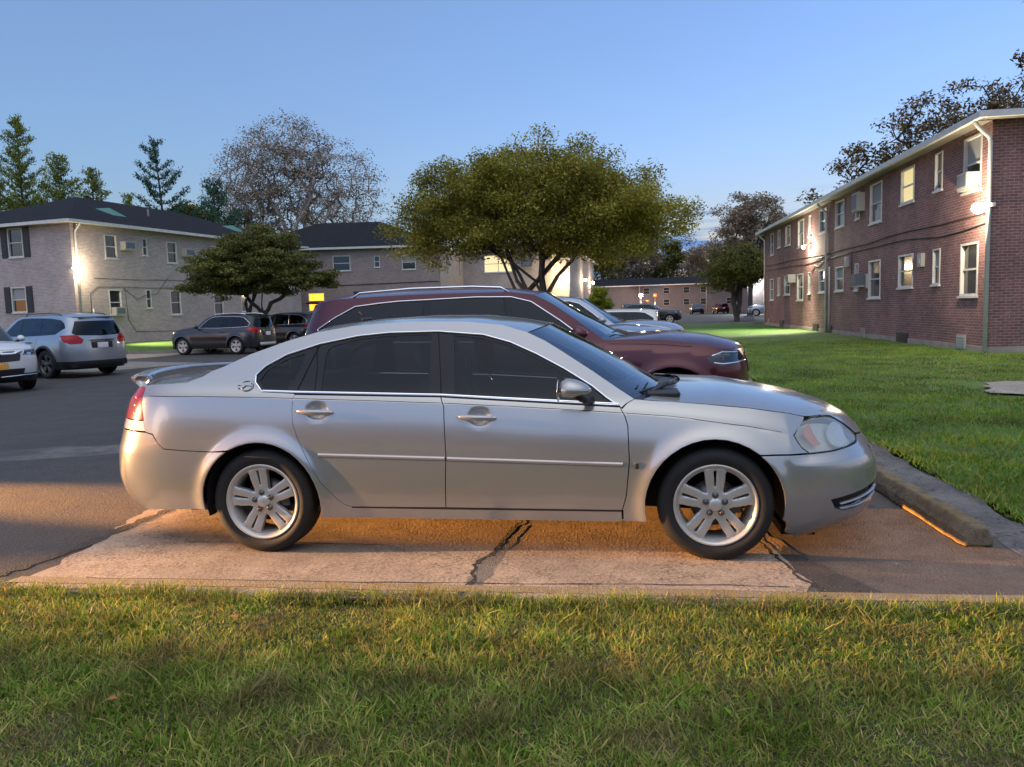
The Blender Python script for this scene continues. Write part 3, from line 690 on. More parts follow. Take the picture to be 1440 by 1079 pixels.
    lo('bonnet',[(2.40,.948),(2.48,.939),(2.765,.916),(3.01,.887),(3.236,.846),(3.347,.816),(3.46,.811),(3.53,.799),(3.60,.761),(3.66,.716),(3.70,.677)],[(2.66,1.000),(2.96,.988),(3.2,.945),(3.45,.888),(3.6,.835),(3.72,.765),(3.80,.68),(3.815,.655)],pm,34,20,2.6,2.2)
    # wipers
    for y0,y1,x0 in ((-.62,.02,2.46),(-.02,.60,2.52)):
        m=MB(); p=[(x0+.10,y0+.55,.97),(x0-.02,y0+.28,1.005),(x0-.05,y0,1.0)]; m.tube(p,[.012,.008,.005],6)
        m.tube([(x0-.10,y0-.02,.998),(x0-.06,y0+.28,1.022),(x0-.0,y0+.58,1.02)],.007,5); m.build('wiper',M['dark'],root)
    m=MB(); m.bbox(2.42,-.72,.945,2.62,-.50,.985,.015); m.tube([(2.45,-.66,.975),(2.55,-.50,1.012),(2.62,-.30,1.022)],[.018,.014,.009]); m.tube([(2.32,-.70,.962),(2.42,-.62,.985),(2.60,-.45,1.01)],.010); m.build('wiper_linkage',M['dark'],root)
    # spoiler
    V=[];F=[]; ny=33
    for i in range(ny):
        y=-.70+1.40*i/(ny-1); e=abs(y)/.70; xc=-.885-.20*(1-e**2.2); L=.085; zt=1.118+.02*(1-e**2); th=.014+.042*max(0,(e-.80)/.20)**1.2
        e2=1 if e<.985 else .6
        for (u,v) in ((-1,.0),(-.7,.75),(0,1),(.6,.7),(1,-.2),(.5,-1),(-.4,-1),(-.9,-.6)): V.append((xc+L*u*e2,y,zt+ (v*.014 if v>0 else v*th)))
    for i in range(ny-1):
        for k in range(8): F.append((i*8+k,i*8+(k+1)%8,(i+1)*8+(k+1)%8,(i+1)*8+k))
    F.append(tuple(range(8))); F.append(tuple((ny-1)*8+k for k in range(7,-1,-1)))
    spo=mesh_obj('boot_spoiler',V,F,pm,root,smooth=True)
    # mirrors
    for sd in (-1,1):
        a=mirror_shell(1.985,sd*1.03,1.030,.122,.08,.070,.5).build('door_mirror',pm,root)
        m=MB(); m.lathe([(0,0),(.066,.0),(.066,.004)],c=(1.915,sd*1.03,1.03),axis='x',n=16); m.build('mirror_glass',M['chrome'],a)
        m=MB(); m.tube([(2.02,sd*.99,1.0),(2.06,sd*.90,.962),(2.09,sd*.82,.95)],[.028,.024,.03]); m.build('mirror_arm',M['dark'],a)
    # badge: ring with a small leaping animal figure
    p=B.at((-.087,1.066),.004); nrm=B.nor(np.array([-.087]),np.array([1.066]))[0]
    for sd in (-1,):
        def bp_(a,b,o=.006): v=B.at((-.087+a,1.066+b),o); return (v[0],sd*v[1],v[2])
        m=MB(); m.tube([bp_(.040*math.cos(a),.030*math.sin(a)) for a in np.linspace(0,2*math.pi,21)],.0035,5)
        fig=[(-.066,.004),(-.036,.014),(-.012,.020),(.006,.015),(.020,.022),(.028,.034),(.032,.022),(.026,.010),(.040,-.004),(.024,-.002),(.006,.000),(-.010,.000),(-.024,-.014),(-.058,-.016),(-.030,.002)]
        n=len(fig); V=[bp_(a,b,.009) for a,b in fig]+[bp_(a,b,.001) for a,b in fig]
        m.add(V,[tuple(range(n))]+[(i,(i+1)%n,(i+1)%n+n,i+n) for i in range(n)]); m.build('badge',M['silver2'],root)
        q=B.at((2.352,.575),.003); m=MB(); m.bbox(q[0]-.010,-q[1]-.004,q[2]-.018,q[0]+.012,-q[1]+.004,q[2]+.018,.003); m.build('side_marker_badge',M['nut'],root)
        m=MB(); m.box(.0,0,0,.0,0,0)
    # antenna fin on the roof
    m=MB(); m.bbox(.42,-.05,1.45,.50,-.02,1.475,.01); m.tube([(.45,-.035,1.47),(.40,-.035,1.52)],.005,5); m.build('roof_antenna',M['dark'],root)
    # wheels, wells, belly
    for x,rot in ((0.005,rad(-9)),(2.803,0)):
        for sd in (-1,1): wheel(root,x,sd*.785,sd,.334,.236,.222,5,'double','alloy',rot*sd*-1)
    liner(root,.015,.33,.402,.86,.5); liner(root,2.795,.33,.406,.86,.5)
    m=MB(); m.box(-1.02,-.52,.30,3.45,.52,.38); m.box(.43,-.84,.235,2.37,.84,.30); m.box(-.95,-.70,.31,-.42,.70,.40); m.box(3.22,-.60,.085,3.42,.60,.14); m.build('underbody',M['black'],root)
    m=MB(); m.box(2.5,-.46,.35,3.5,.46,.60); m.build('engine_bay',M['black'],root); m=MB(); m.box(-1.0,-.46,.4,-.35,.46,.8); m.build('boot_floor',M['black'],root)
    S2=dict(int=(-.55,2.35,1.42,.50,1.0),dash=(1.93,.93)); interior(root,S2)
    m=MB(); m.bbox(1.88,-.10,1.24,1.92,.10,1.31,.01); m.tube([(1.86,0,1.31),(1.84,0,1.37)],.008); m.build('rear_view_mirror',M['dash'],root)
    m=MB(); m.lathe([(0,0),(.045,0),(.045,.004),(0,.004)],c=(1.42,.715,1.20),axis='y',n=20); m.build('window_sticker',M['curtain'],root)
    # belts over the front pillar, a round sticker on the far glass
    m=MB(); m.tube([(1.30,-.62,1.25),(1.34,-.60,.95)],.012,5); m.build('seat_belt',M['cable'],root)
    return root,B
def door_bits(B,door,sd,hd,mold,hero):
    x0,x1,z=hd; m=MB(); n=14; V=[];F=[]
    for i in range(n+1):
        t=i/n; x=x0+(x1-x0)*t; p=B.at(((x0+x1)/2,z-.08),0); r=.017*math.sin(math.pi*min(1,max(.0,(t*.94+.03))))**.35; out=.030*math.sin(math.pi*t)**.6
        for k in range(8):
            a=2*math.pi*k/8; V.append((x,sd*(p[1]+out-.006+r*.7*math.cos(a)),z-.010*(t-.5)+r*math.sin(a)))
    for i in range(n):
        for k in range(8): F.append((i*8+k,i*8+(k+1)%8,(i+1)*8+(k+1)%8,(i+1)*8+k))
    F.append(tuple(range(8)));F.append(tuple(n*8+k for k in range(7,-1,-1)))
    m.add(V,F,True); m.build('door_handle',M['silver2'],door)
    V,F=strip(B,mold,.026,.010,.0,sd); mesh_obj('side_moulding',V,F,M['silver2'],door,smooth=True)
# ---------------- generic utility vehicle ----------------
def suv(name,label,loc,rz,pm,group=None,cat='car',L=(1.0,3.09,.92),H=1.0,Wd=.98,R=.37,glassM='privacy',clad=None,cladM='dark',dlo=None,rails='chrome',alloy='alloy',wstyle='split',sp=.045,plate=None,front='plain',rear='plain',detail=True,chrome=True,nsp=5,bump_bright=False):
    root=empty(name,loc,rz,label,cat,group)
    rO,wb,fO=L
    def X(x): return x*rO/1.13 if x<0 else (x*wb/3.09 if x<3.09 else wb+(x-3.09)*fO/.92)
    def Z(z): return z*H
    def T(p): return (p[0],p[1]*Wd/1.0,Z(p[2])) if len(p)==3 else (X(p[0]),Z(p[1]))
    TT=lambda l:[T(p) for p in l]
    Ra=R+.065
    def flare(x,z):
        d=0
        for cx in (0,wb):
            r=np.hypot(x-cx,z-R); d=d+.025*np.exp(-((r-Ra)/.06)**2)*(z<R+Ra+.25)
        d=d-.012*np.exp(-((z-Z(.62))/.09)**2)*((x>Ra)&(x<wb-Ra))
        return d
    S=dict(xcR=X(-.15),xcF=X(3.0),W=Wd,zw=Z(.75),zlo=.25,th=.33,sh=.03,nR=6,n=4.2,LF=1.7,LR=1.6,disp=flare,
      xf=[(Z(a),X(b)) for a,b in [(.2,3.72),(.35,3.95),(.6,4.01),(.8,4.0),(1.0,3.94),(1.1,3.80),(1.3,3.3)]],
      xr=[(Z(a),X(b)) for a,b in [(.2,-.98),(.4,-1.12),(.7,-1.13),(1.0,-1.11),(1.2,-1.08),(1.4,-1.03),(1.66,-.93),(1.8,-.90)]],
      belt=[(X(a),Z(b)) for a,b in [(-1.2,1.06),(0,1.06),(1.5,1.05),(2.5,1.04),(3.2,.99),(4.0,.92)]])
    B=Body(S)
    UB=TT([(-.78,1.64),(-.57,1.675),(.2,1.70),(.9,1.70),(1.35,1.695),(1.60,1.66),(1.80,1.56),(2.05,1.385),(2.38,1.14)])
    FL=TT([(2.38,1.14),(2.7,1.145),(3.2,1.105),(3.45,1.06),(3.62,1.02)])
    zb=Z(.30) if clad is None else clad
    def arc(cx,z,up=True,n=14):
        a=math.asin(max(-1,min(1,(z-R)/Ra))); return [(cx+Ra*math.cos(t),R+Ra*math.sin(t)) for t in np.linspace(a,math.pi-a,n)]
    body=[('R',0,Z(1.62)),('R',.60*Wd,Z(1.625))]+UB+FL[1:]+[T(('F',.62,1.0)),T(('F',0,1.0)),('F',0,zb),(wb+fO*.6,zb)]+arc(wb,zb)+arc(0,zb)+[(-rO*.6,zb),('R',0,zb)]
    if dlo is None: dlo=[(-.76,1.34),(-.58,1.47),(-.38,1.59),(.06,1.635),(.95,1.655),(1.35,1.645),(1.58,1.585),(1.90,1.37),(2.16,1.17),(1.0,1.15),(-.70,1.19)]
    dlo=TT(dlo)
    rg=TT([('R',0,1.54),('R',.60,1.535),('R',.74,1.22),('R',.66,1.16),('R',0,1.13)])
    i=0; body=[('R',0,Z(1.62))]+body[1:]
    # rear window notch at the centre line
    body=body+[rg[4],rg[3],rg[2],rg[1],rg[0]]
    tl=TT([(-.62,1.16),(-.95,1.17),('R',.62,1.15),('R',.50,1.04),('R',.56,.93),(-.95,.92),(-.80,1.0)])
    hl=TT([(3.44,.93),(3.62,1.0),('F',.60,.985),('F',.52,.86),(3.60,.84),(3.50,.87)])
    holes=[dlo,tl,hl]
    grl=TT([('F',0,.96),('F',.48,.95),('F',.44,.74),('F',0,.72)])
    lgr=TT([('F',0,.56),('F',.55,.56),('F',.50,.38),('F',0,.38)])
    bo=sided('body',B.panel(body,holes,sp),(-1,1),pm,root)
    if clad is not None:
        zc=Z(.24)
        def down(cx,sgn,z0,z1,n=6):
            a0=math.asin((z0-R)/Ra); a1=math.asin(max(-1,(z1-R)/Ra)); pts=[(cx+sgn*Ra*math.cos(t),R+Ra*math.sin(t)) for t in np.linspace(a0,a1,n)]; return pts
        pcs=[[('R',0,zb-.003),('R',0,zc),(-rO*.6,zc)]+down(0,-1,zb,zc)[::-1]+[(-rO*.6,zb-.003)],
             down(0,1,zb,zc)+down(wb,-1,zb,zc)[::-1],
             down(wb,1,zb,zc)+[(wb+fO*.6,zc),('F',0,zc),('F',0,zb-.003),(wb+fO*.6,zb-.003)]]
        c=MB()
        for q in pcs:
            V,F,S_,N=B.panel(q,[],sp*1.3,.006)
            for sd in (-1,1):
                v=V.copy(); v[:,1]*=sd; c.add(v.tolist(),[f if sd>0 else f[::-1] for f in F],True)
        c.build('lower_cladding',M[cladM],root)
        for cx in (0,wb):
            for sd in (-1,1): V,F=strip(B,[(cx+(Ra+.028)*math.cos(t),R+(Ra+.028)*math.sin(t)) for t in np.linspace(-.2,math.pi+.2,24)],.075,.012,.004,sd); mesh_obj('arch_trim',V,F,M[cladM],root,smooth=True)
    # glass side
    A=lambda x,z:T((x,z)); inner=offset_poly(dlo,.008)
    sided('side_window',B.panel(inner,[],sp*1.5,-.012,0),(-1,1),M[glassM],root)
    for sd in (-1,1):
        if chrome: V,F=strip(B,offset_poly(dlo,.004),.015,.006,-.002,sd,True); mesh_obj('window_trim',V,F,M['chrome'],root,smooth=True)
        zt=[float(np.interp(X(t),[p[0] for p in dlo[:9]],[p[1] for p in dlo[:9]])) for t in (.62,.42,1.62)]
        for (xa,xb,zt_) in ((.40,.36,None),(1.30,1.36,None)):
            zz=float(np.interp(X(xa),[p[0] for p in dlo[:9]],[p[1] for p in dlo[:9]]))
            V,F=strip(B,[(X(xa),zz-.01),(X(xb),Z(1.165))],.075,.003,-.010,sd); mesh_obj('pillar_cover',V,F,M['gloss'],root)
        if detail:
            for ln in ([(.36,1.15),(.40,.95),(.50,.7),(.62,.42),(.70,.36)],[(1.36,1.14),(1.40,.8),(1.38,.36)],[(2.36,1.08),(2.42,.8),(2.38,.36)],[(.70,.36),(2.38,.36)],[(-.60,1.17),(-.62,1.10)],[(2.42,1.10),(2.8,1.09),(3.3,1.05)]):
                V,F=strip(B,TT(ln),.007,.0012,.0005,sd); mesh_obj('door_gap',V,F,M['black'],root)
            for xh in (.62,1.55):
                p=B.at(T((xh,.985)),0); m=MB(); m.bbox(p[0]-.02,sd*(p[1]+.02)-.014,p[2]-.014,p[0]+.20,sd*(p[1]+.02)+.014,p[2]+.014,.01); m.build('door_handle',pm if rails!='black' else M['dark'],root)
        t=sided('tail_light',B.panel(offset_poly([B.dom(p) for p in tl],.004) if 0 else tl,[],sp,.002),(sd,),M['red'],root)
        h=sided('headlight',B.panel(hl,[],sp,-.001),(sd,),M['hlens'],root)
        a=B.at(T((3.60,.925)),-.03); m=MB(); m.lathe([(.0,-.02),(.05,-.02),(.06,0)],c=(a[0]+.05,sd*(a[1]-.10),a[2]),axis='x',n=14); m.build('lamp_reflector',M['chrome'],h)
        V,F=strip(B,[T((3.50,.95)),T((3.62,.985)),T(('F',.60,.970))],.014,.004,.0,sd); mesh_obj('lamp_bar',V,F,M['chrome'],h,smooth=True)
        V,F=strip(B,[T((3.52,.875)),T((3.62,.86)),T(('F',.55,.875))],.016,.004,.0,sd); mesh_obj('lamp_bar',V,F,M['chrome'],h,smooth=True)
        mr=mirror_shell(X(2.10),sd*(Wd+.10),Z(1.22),.11,.09,.085,.8).build('door_mirror',M['gloss'] if rails=='black' else pm,root)
        m=MB(); m.tube([(X(2.12),sd*(Wd+.05),Z(1.18)),(X(2.14),sd*(Wd-.09),Z(1.13))],[.03,.03]); m.build('mirror_arm',M['dark'],mr)
        if rails:
            rm={'chrome':M['chrome'],'black':M['dark'],'dark':M['dark']}[rails]; q=[B.at(p,0) for p in TT([(-.45,1.67),(.2,1.695),(.9,1.695),(1.35,1.68)])]
            m=MB(); pts=[(p[0],sd*(p[1]-.06),p[2]+(.075 if 0<j<3 else .0)) for j,p in enumerate(q)]; pts=[pts[0],(pts[0][0]+.12,pts[0][1],pts[0][2]+.07)]+pts[1:3]+[(pts[3][0]-.12,pts[3][1],pts[3][2]+.07),pts[3]]
            m.tube(pts,.013,6); m.build('roof_rail',rm,root)
    sided('rear_window',B.panel(rg,[],sp,-.008,0),(-1,1),M['privacy'],root)
    def lo(nm,Bc,C,mm,nt=18,nw=12,pz=3.0,px=2.,off=0):
        V,F=loft(B,Bc,C,nt,nw,pz,px,off); return mesh_obj(nm,V,F,mm,root,smooth=True)
    CX=lambda l:[(X(a),Z(b)) for a,b in l]
    lo('roof',UB[:6],CX([(-.95,1.66),(-.5,1.74),(.5,1.765),(1.3,1.755),(1.72,1.69)]),pm)
    m=MB(); m.bbox(X(-.98),-.50*Wd,Z(1.635),X(-.72),.50*Wd,Z(1.672),.015); m.build('tailgate_spoiler',pm,root)
    lo('windscreen',UB[5:],CX([(1.72,1.69),(2.1,1.45),(2.60,1.17)]),M['wsglass'],14,14,2.2,2.2)
    lo('cowl',TT([(2.37,1.14),(2.44,1.142)]),CX([(2.58,1.165),(2.70,1.175)]),M['dark'],3,12,2.4,2.2)
    lo('bonnet',TT([(2.42,1.141),(2.7,1.145),(3.2,1.105),(3.45,1.06),(3.62,1.02),(3.70,.998)])+[T(('F',.62,1.0))],CX([(2.68,1.18),(3.1,1.20),(3.57,1.15),(3.8,1.09),(3.90,1.04),(3.945,1.0)]),pm,24,16,3.4,2.4)
    for y0 in (-.6,.0):
        m=MB(); m.tube([(X(2.64),y0+.5,Z(1.18)),(X(2.52),y0+.2,Z(1.225)),(X(2.46),y0-.05,Z(1.215))],[.012,.008,.006]); m.build('wiper',M['dark'],root)
    gp=sided('grille',B.panel(grl,[],sp,.006),(-1,1),M['dark'],root); sided('lower_grille',B.panel(lgr,[],sp,.006),(-1,1),M['dark'],root)
    for sd in (-1,1):
        if front=='chrome':
            V,F=strip(B,TT([('F',.02,.90),('F',.30,.90),('F',.50,.955)]),.07,.03,.01,sd); mesh_obj('grille_bar',V,F,M['chrome'],gp,smooth=True)
            V,F=strip(B,TT([('F',.02,.955),('F',.40,.97)]),.03,.02,.008,sd); mesh_obj('grille_bar',V,F,M['chrome'],gp,smooth=True)
            V,F=strip(B,TT([('F',.02,.385),('F',.5,.40),(3.5,.40)]),.03,.012,.008,sd); mesh_obj('skid_trim',V,F,M['chrome'],root,smooth=True)
        else:
            V,F=strip(B,TT([('F',.02,.95),('F',.46,.945)]),.02,.01,.008,sd); mesh_obj('grille_bar',V,F,M['chrome'],gp,smooth=True)
    if front=='chrome':
        p=B.at(T(('F',.0,.90)),.03); m=MB()
        for yy in (-.04,.04): m.tube([(p[0]+.012,yy*1.15,p[2]+.055),(p[0]+.012,yy*.8,p[2]-.05)],.011,6)
        m.tube([(p[0]+.012,-.036,p[2]),(p[0]+.012,.036,p[2])],.009,6); m.build('badge',M['chrome'],root)
    xr_=float(B.xr(Z(.85))); m=MB(); m.bbox(xr_-.02,-.30,Z(.80),xr_+.03,.30,Z(.98),.02); tp=m.build('number_plate_recess',M['dark'] if rear=='dark' else pm,root)
    m=MB(); m.bbox(xr_-.03,-.155,Z(.80),xr_-.018,.155,Z(.80)+.15,.004); m.build('licence_plate',M['plate'],root)
    m=MB(); m.bbox(xr_-.045,-.34,Z(1.0),xr_-.005,.34,Z(1.03),.01); m.build('tailgate_handle',M['chrome'] if rear!='dark' else M['dark'],root)
    if bump_bright: 
        x2=float(B.xr(Z(.45))); m=MB(); m.bbox(x2-.03,-.5,Z(.36),x2+.06,.5,Z(.50),.04); m.build('skid_plate',M['bright'],root)
        
    if plate:
        xf_=float(B.xf(Z(.62))); m=MB(); m.bbox(xf_+.01,-.155,Z(.55),xf_+.025,.155,Z(.55)+.155,.004); m.build('licence_plate',M[plate],root)
    for x in (0,wb):
        for sd in (-1,1): wheel(root,x,sd*(Wd-.13),sd,R,R*.68,.235,nsp,wstyle,alloy)
    liner(root,0,R,Ra+.01,Wd-.05,.5); liner(root,wb,R,Ra+.01,Wd-.05,.5)
    m=MB(); m.box(X(-1.0),-.55,.28,X(3.85),.55,.4); m.box(Ra,-Wd+.09,.28,wb-Ra,Wd-.09,.36); m.box(X(-1.0),-.8,.30,-Ra-.03,.8,.45); m.box(wb+Ra+.03,-.75,.26,X(3.75),.75,.45); m.box(X(2.6),-.7,.5,X(3.5),.7,.85); m.build('underbody',M['black'],root)
    S2=dict(int=(X(-.7),X(2.4),X(1.55),Z(.72),Z(1.0)),dash=(X(2.0),Z(1.12))); interior(root,S2)
    return root,B
M['silver']=paint('silver_paint',(.335,.338,.332),.55,.22)
M['silver2']=paint('silver_trim_paint',(.34,.34,.335),.55,.3)
M['maroon']=paint('maroon_paint',(.062,.0005,.006),.3,.26,.32)
M['whitep']=paint('white_paint',(.52,.53,.54),.0,.4)
M['greyp']=paint('dark_grey_paint',(.022,.023,.027),.4,.35,.4)
M['blackp']=paint('black_paint',(.005,.006,.008),.1,.35,.3)
M['bluesilver']=paint('blue_silver_paint',(.28,.31,.35),.6,.32)
M['gloss']=P('gloss_black',(.004,.005,.007),.16,spec=.3)
M['lens']=glass('cloudy_lamp_lens',(.75,.77,.74),.10,.2)
def cloud(m,c,f):
    t=m.node_tree; out=t.nodes['Material Output']; src=out.inputs[0].links[0].from_socket; d=t.nodes.new('ShaderNodeBsdfDiffuse'); d.inputs[0].default_value=(*c,1); mx=t.nodes.new('ShaderNodeMixShader'); mx.inputs[0].default_value=f
    t.links.new(src,mx.inputs[1]); t.links.new(d.outputs[0],mx.inputs[2]); t.links.new(mx.outputs[0],out.inputs[0])
cloud(M['lens'],(.62,.64,.60),.20)
M['hlens']=glass('clear_lamp_lens',(.7,.72,.74),.08,.02)
M['bowl']=P('lamp_bowl',(.62,.63,.60),.35,.3); M['bowl2']=P('projector',(.62,.64,.64),.25,.3)
M['plate']=P('white_plate',(.6,.6,.62),.5); M['plateyellow']=P('amber_plate',(.62,.30,.05),.5,noise=.3,nscale=30); M['bright']=P('satin_skid_plate',(.4,.4,.4),.4,.4)
M['brickred']=brickmat('red_brick',(.215,.088,.080),(.135,.056,.054),(.27,.21,.195),patch=.32,worn=.28)
M['brickbeige']=brickmat('beige_painted_brick',(.37,.30,.285),(.27,.215,.205),(.46,.41,.39),patch=.14,worn=.1)
M['brickgrey']=brickmat('grey_brown_brick',(.27,.205,.19),(.19,.145,.135),(.34,.29,.275),patch=.14,worn=.1)
M['brickfar']=brickmat('far_brick',(.115,.095,.09),(.09,.075,.075),(.13,.11,.105),patch=.14,worn=.1)
M['found']=P('foundation',(.27,.23,.19),.9,noise=.2,nscale=2,bump=.4)
M['shutter']=P('dark_shutter',(.018,.018,.022),.6)
M['soffit']=P('soffit_board',(.17,.16,.135),.7)
M['acwhite']=P('air_conditioner_casing',(.33,.325,.30),.6); M['acgrill']=P('air_conditioner_grill',(.10,.11,.13),.6)
M['litpane']=P('lit_window',(.5,.4,.2),.5,emis=(1,.82,.45),es=.095)
M['litorange']=P('orange_lit_window',(.5,.3,.1),.5,emis=(1,.36,.02),es=.28)
M['litcurtain']=P('curtained_window',(.5,.45,.3),.5,emis=(1,.78,.33),es=.08)
M['curtain']=P('pale_curtain',(.25,.25,.24),.8)
M['bulb']=P('lamp_bulb',(1,1,1),.5,emis=(1,.86,.62),es=12); M['bulbcold']=P('lamp_bulb_white',(1,1,1),.5,emis=(.95,.97,1),es=14); M['bulborange']=P('lamp_bulb_orange',(0,0,0),.5,emis=(1,.085,.004),es=.6)
# ---------------- buildings ----------------
class Frame:
    """local frame of a facade: s along the wall, z up, d outward"""
    def __init__(f,P0,u,n): f.P=Vector(P0); f.u=Vector(u).normalized(); f.n=Vector(n).normalized()
    def __call__(f,s,z,d=0): return tuple(f.P+f.u*s+f.n*d+Vector((0,0,z)))
def fbox(mb,f,s0,z0,s1,z1,d0,d1):
    P_=[f(s0,z0,d0),f(s1,z0,d0),f(s1,z0,d1),f(s0,z0,d1),f(s0,z1,d0),f(s1,z1,d0),f(s1,z1,d1),f(s0,z1,d1)]
    c=(f.u.cross(f.n)).z>0
    Fs=[(0,3,2,1),(4,5,6,7),(0,1,5,4),(1,2,6,5),(2,3,7,6),(3,0,4,7)]
    mb.add(P_,Fs if c else [q[::-1] for q in Fs])
def wall(name,f,L,z0,z1,ops,mat,parent,rev=.11):
    xs=sorted(set([0,L]+[v for o in ops for v in (o[0],o[2])])); zs=sorted(set([z0,z1]+[v for o in ops for v in (o[1],o[3])]))
    V=[];F=[];UV=[]
    def quad(pts,uvs): b=len(V); V.extend(pts); F.append((b,b+1,b+2,b+3)); UV.extend(uvs)
    for i in range(len(xs)-1):
        for j in range(len(zs)-1):
            cx,cz=(xs[i]+xs[i+1])/2,(zs[j]+zs[j+1])/2
            if any(o[0]<cx<o[2] and o[1]<cz<o[3] for o in ops): continue
            a,b,c,d=xs[i],xs[i+1],zs[j],zs[j+1]; quad([f(a,c),f(b,c),f(b,d),f(a,d)],[(a,c),(b,c),(b,d),(a,d)])
    for o in ops:
        a,c,b,d=o[:4]
        for (p,q) in (((a,c),(a,d)),((a,d),(b,d)),((b,d),(b,c)),((b,c),(a,c))):
            quad([f(*p),f(*q),f(*q,-rev),f(*p,-rev)],[(p[0],p[1]),(q[0],q[1]),(q[0]+rev,q[1]),(p[0]+rev,p[1])])
    return mesh_obj(name,V,F,mat,parent,uv=UV)
def window(f,o,parent,shut=False,small=False,fm='white'):
    a,z0,b,z1=o[:4]; kind=o[4] if len(o)>4 else ''; t=.06 if (b-a)>.6 else .045; d0,d1=-.10,.02
    m=MB(); fbox(m,f,a,z0,a+t,z1,d0,d1); fbox(m,f,b-t,z0,b,z1,d0,d1); fbox(m,f,a+t,z1-t,b-t,z1,d0,d1); fbox(m,f,a+t,z0,b-t,z0+t,d0,d1)
    zm=(z0+z1)/2; 
    if 'slider' in kind: fbox(m,f,(a+b)/2-.03,z0+t,(a+b)/2+.03,z1-t,-.08,-.03)
    if 'nosash' not in kind: fbox(m,f,a+t,zm-.025,b-t,zm+.025,-.085,-.035)
    fr=m.build('window',M[fm],parent)
    pm='litpane' if 'lit' in kind else ('litorange' if 'orange' in kind else ('litcurtain' if 'curt' in kind else 'pane'))
    m=MB(); fbox(m,f,a+t,z0+t,b-t,z1-t,-.095,-.075); m.build('pane',M[pm],fr)
    if 'blind' in kind: m=MB(); fbox(m,f,a+t+.02,zm,b-t-.02,z1-t,-.074,-.070); m.build('blind',M['curtain'],fr)
    if not small: m=MB(); fbox(m,f,a-.05,z0-.06,b+.05,z0,-.02,.06); m.build('sill',M['white'],fr)
    if shut:
        for q in (a-.47,b+.05):
            m=MB(); fbox(m,f,q,z0-.02,q+.42,z1+.02,.005,.04)
            for k in range(12): zz=z0+.05+k*(z1-z0-.1)/12; fbox(m,f,q+.05,zz,q+.37,zz+.045,.04,.052)
            m.build('shutter',M['shutter'],parent)
def aircon(f,s,z,parent,w=.62,h=.42,d=.35,mat='acwhite'):
    m=MB(); fbox(m,f,s,z,s+w,z+h,-.1,d); r=m.build('air_conditioner',M[mat],parent)
    m=MB(); fbox(m,f,s+.05,z+.05,s+w-.05,z+h-.05,d,d+.01); m.build('grill',M['acgrill'],r)
    m=MB(); fbox(m,f,s-.03,z-.05,s+w+.03,z,.0,d-.03); m.build('bracket',M['acwhite'],r)
    return r
def downspout(f,s,z0,z1,parent,out=.45,mat='white'):
    m=MB(); m.tube([f(s,z0,.07),f(s,z1-.55,.07),f(s,z1-.42,.10),f(s,z1-.18,out-.1),f(s,z1-.05,out),f(s,z1+.1,out)],.055,8); return m.build('downspout',M[mat],parent)
def cable(f,pts,parent,r=.014,mat='cable'):
    m=MB(); m.tube([f(a,b,.03) for a,b in pts],r,5); return m.build('cable',M[mat],parent)
def wall_lamp(f,s,z,e,col,parent_unused=None,label='',d=.25,bulb='bulb',group='wall lamps',r=.07,aim=None,name='wall_lamp'):
    root=empty(name,f(s,z,0),0,label,'wall lamp',group)
    loc=Vector(f(s,z,0))
    g=lambda a,b,c:tuple(Vector(f(s+a,z+b,c))-loc)
    m=MB(); m.tube([g(0,.05,0),g(0,.12,d*.5),g(0,.08,d)],.02,6); m.bbox(-.06,-.06,.02,.06,.06,.12,.02); m.build('lamp_bracket',M['white'],root)
    m=MB(); m.lathe([(0,-r),(r*.7,-r*.7),(r,0),(r*.8,r*.6),(0,r*.9)],c=g(0,0,d),n=14); m.build('bulb',M[bulb],root)
    point('lamp_light',g(0,-.02,d+r+.05),e,col,.06,root)
    if aim:
        o=spot('lamp_light',(0,0,0),(0,0,-1),aim[0],col,aim[1],.6,.06); o.parent=root; o.location=g(0,-.10,d+r+.05)
        o.rotation_euler=(Vector(g(aim[2],-z,d+aim[3]))-Vector(g(0,-.1,d+r))).to_track_quat('-Z','Y').to_euler()
    return root
def hip(name,P0,u,n,L,D,ze,rise,mat,parent,over=.45,ends=(1,1)):
    f=Frame(P0,u,n); o=over
    s0,s1=-o*ends[0],L+o*ends[1]; d0,d1=o,-D-o; h=D/2+o; r=rise
    A=[f(s0,ze,d0),f(s1,ze,d0),f(s1,ze,d1),f(s0,ze,d1)]
    ra=f(s0+(h if ends[0] else 0),ze+r,-D/2); rb=f(s1-(h if ends[1] else 0),ze+r,-D/2)
    V=A+[ra,rb]; F=[(0,1,5,4),(2,3,4,5),(1,2,5),(3,0,4)]
    if (f.u.cross(f.n)).z>0: F=[q[::-1] for q in F]
    R_=mesh_obj(name,V,F,mat,parent)
    m=MB(); fbox(m,f,s0-.02,ze-.16,s1+.02,ze-.003,d0-.02,d0+.10); fbox(m,f,s0-.02,ze-.16,s1+.02,ze-.003,d1-.10,d1+.02)
    fbox(m,f,s0-.10,ze-.16,s0-.021,ze-.003,d1-.1,d0+.1); fbox(m,f,s1+.021,ze-.16,s1+.10,ze-.003,d1-.1,d0+.1); m.build('gutter',M['white'],R_)
    m=MB(); fbox(m,f,s0,ze-.14,s1,ze-.10,d1,d0-.021); m.build('soffit',M['soffit'],parent)
    return R_
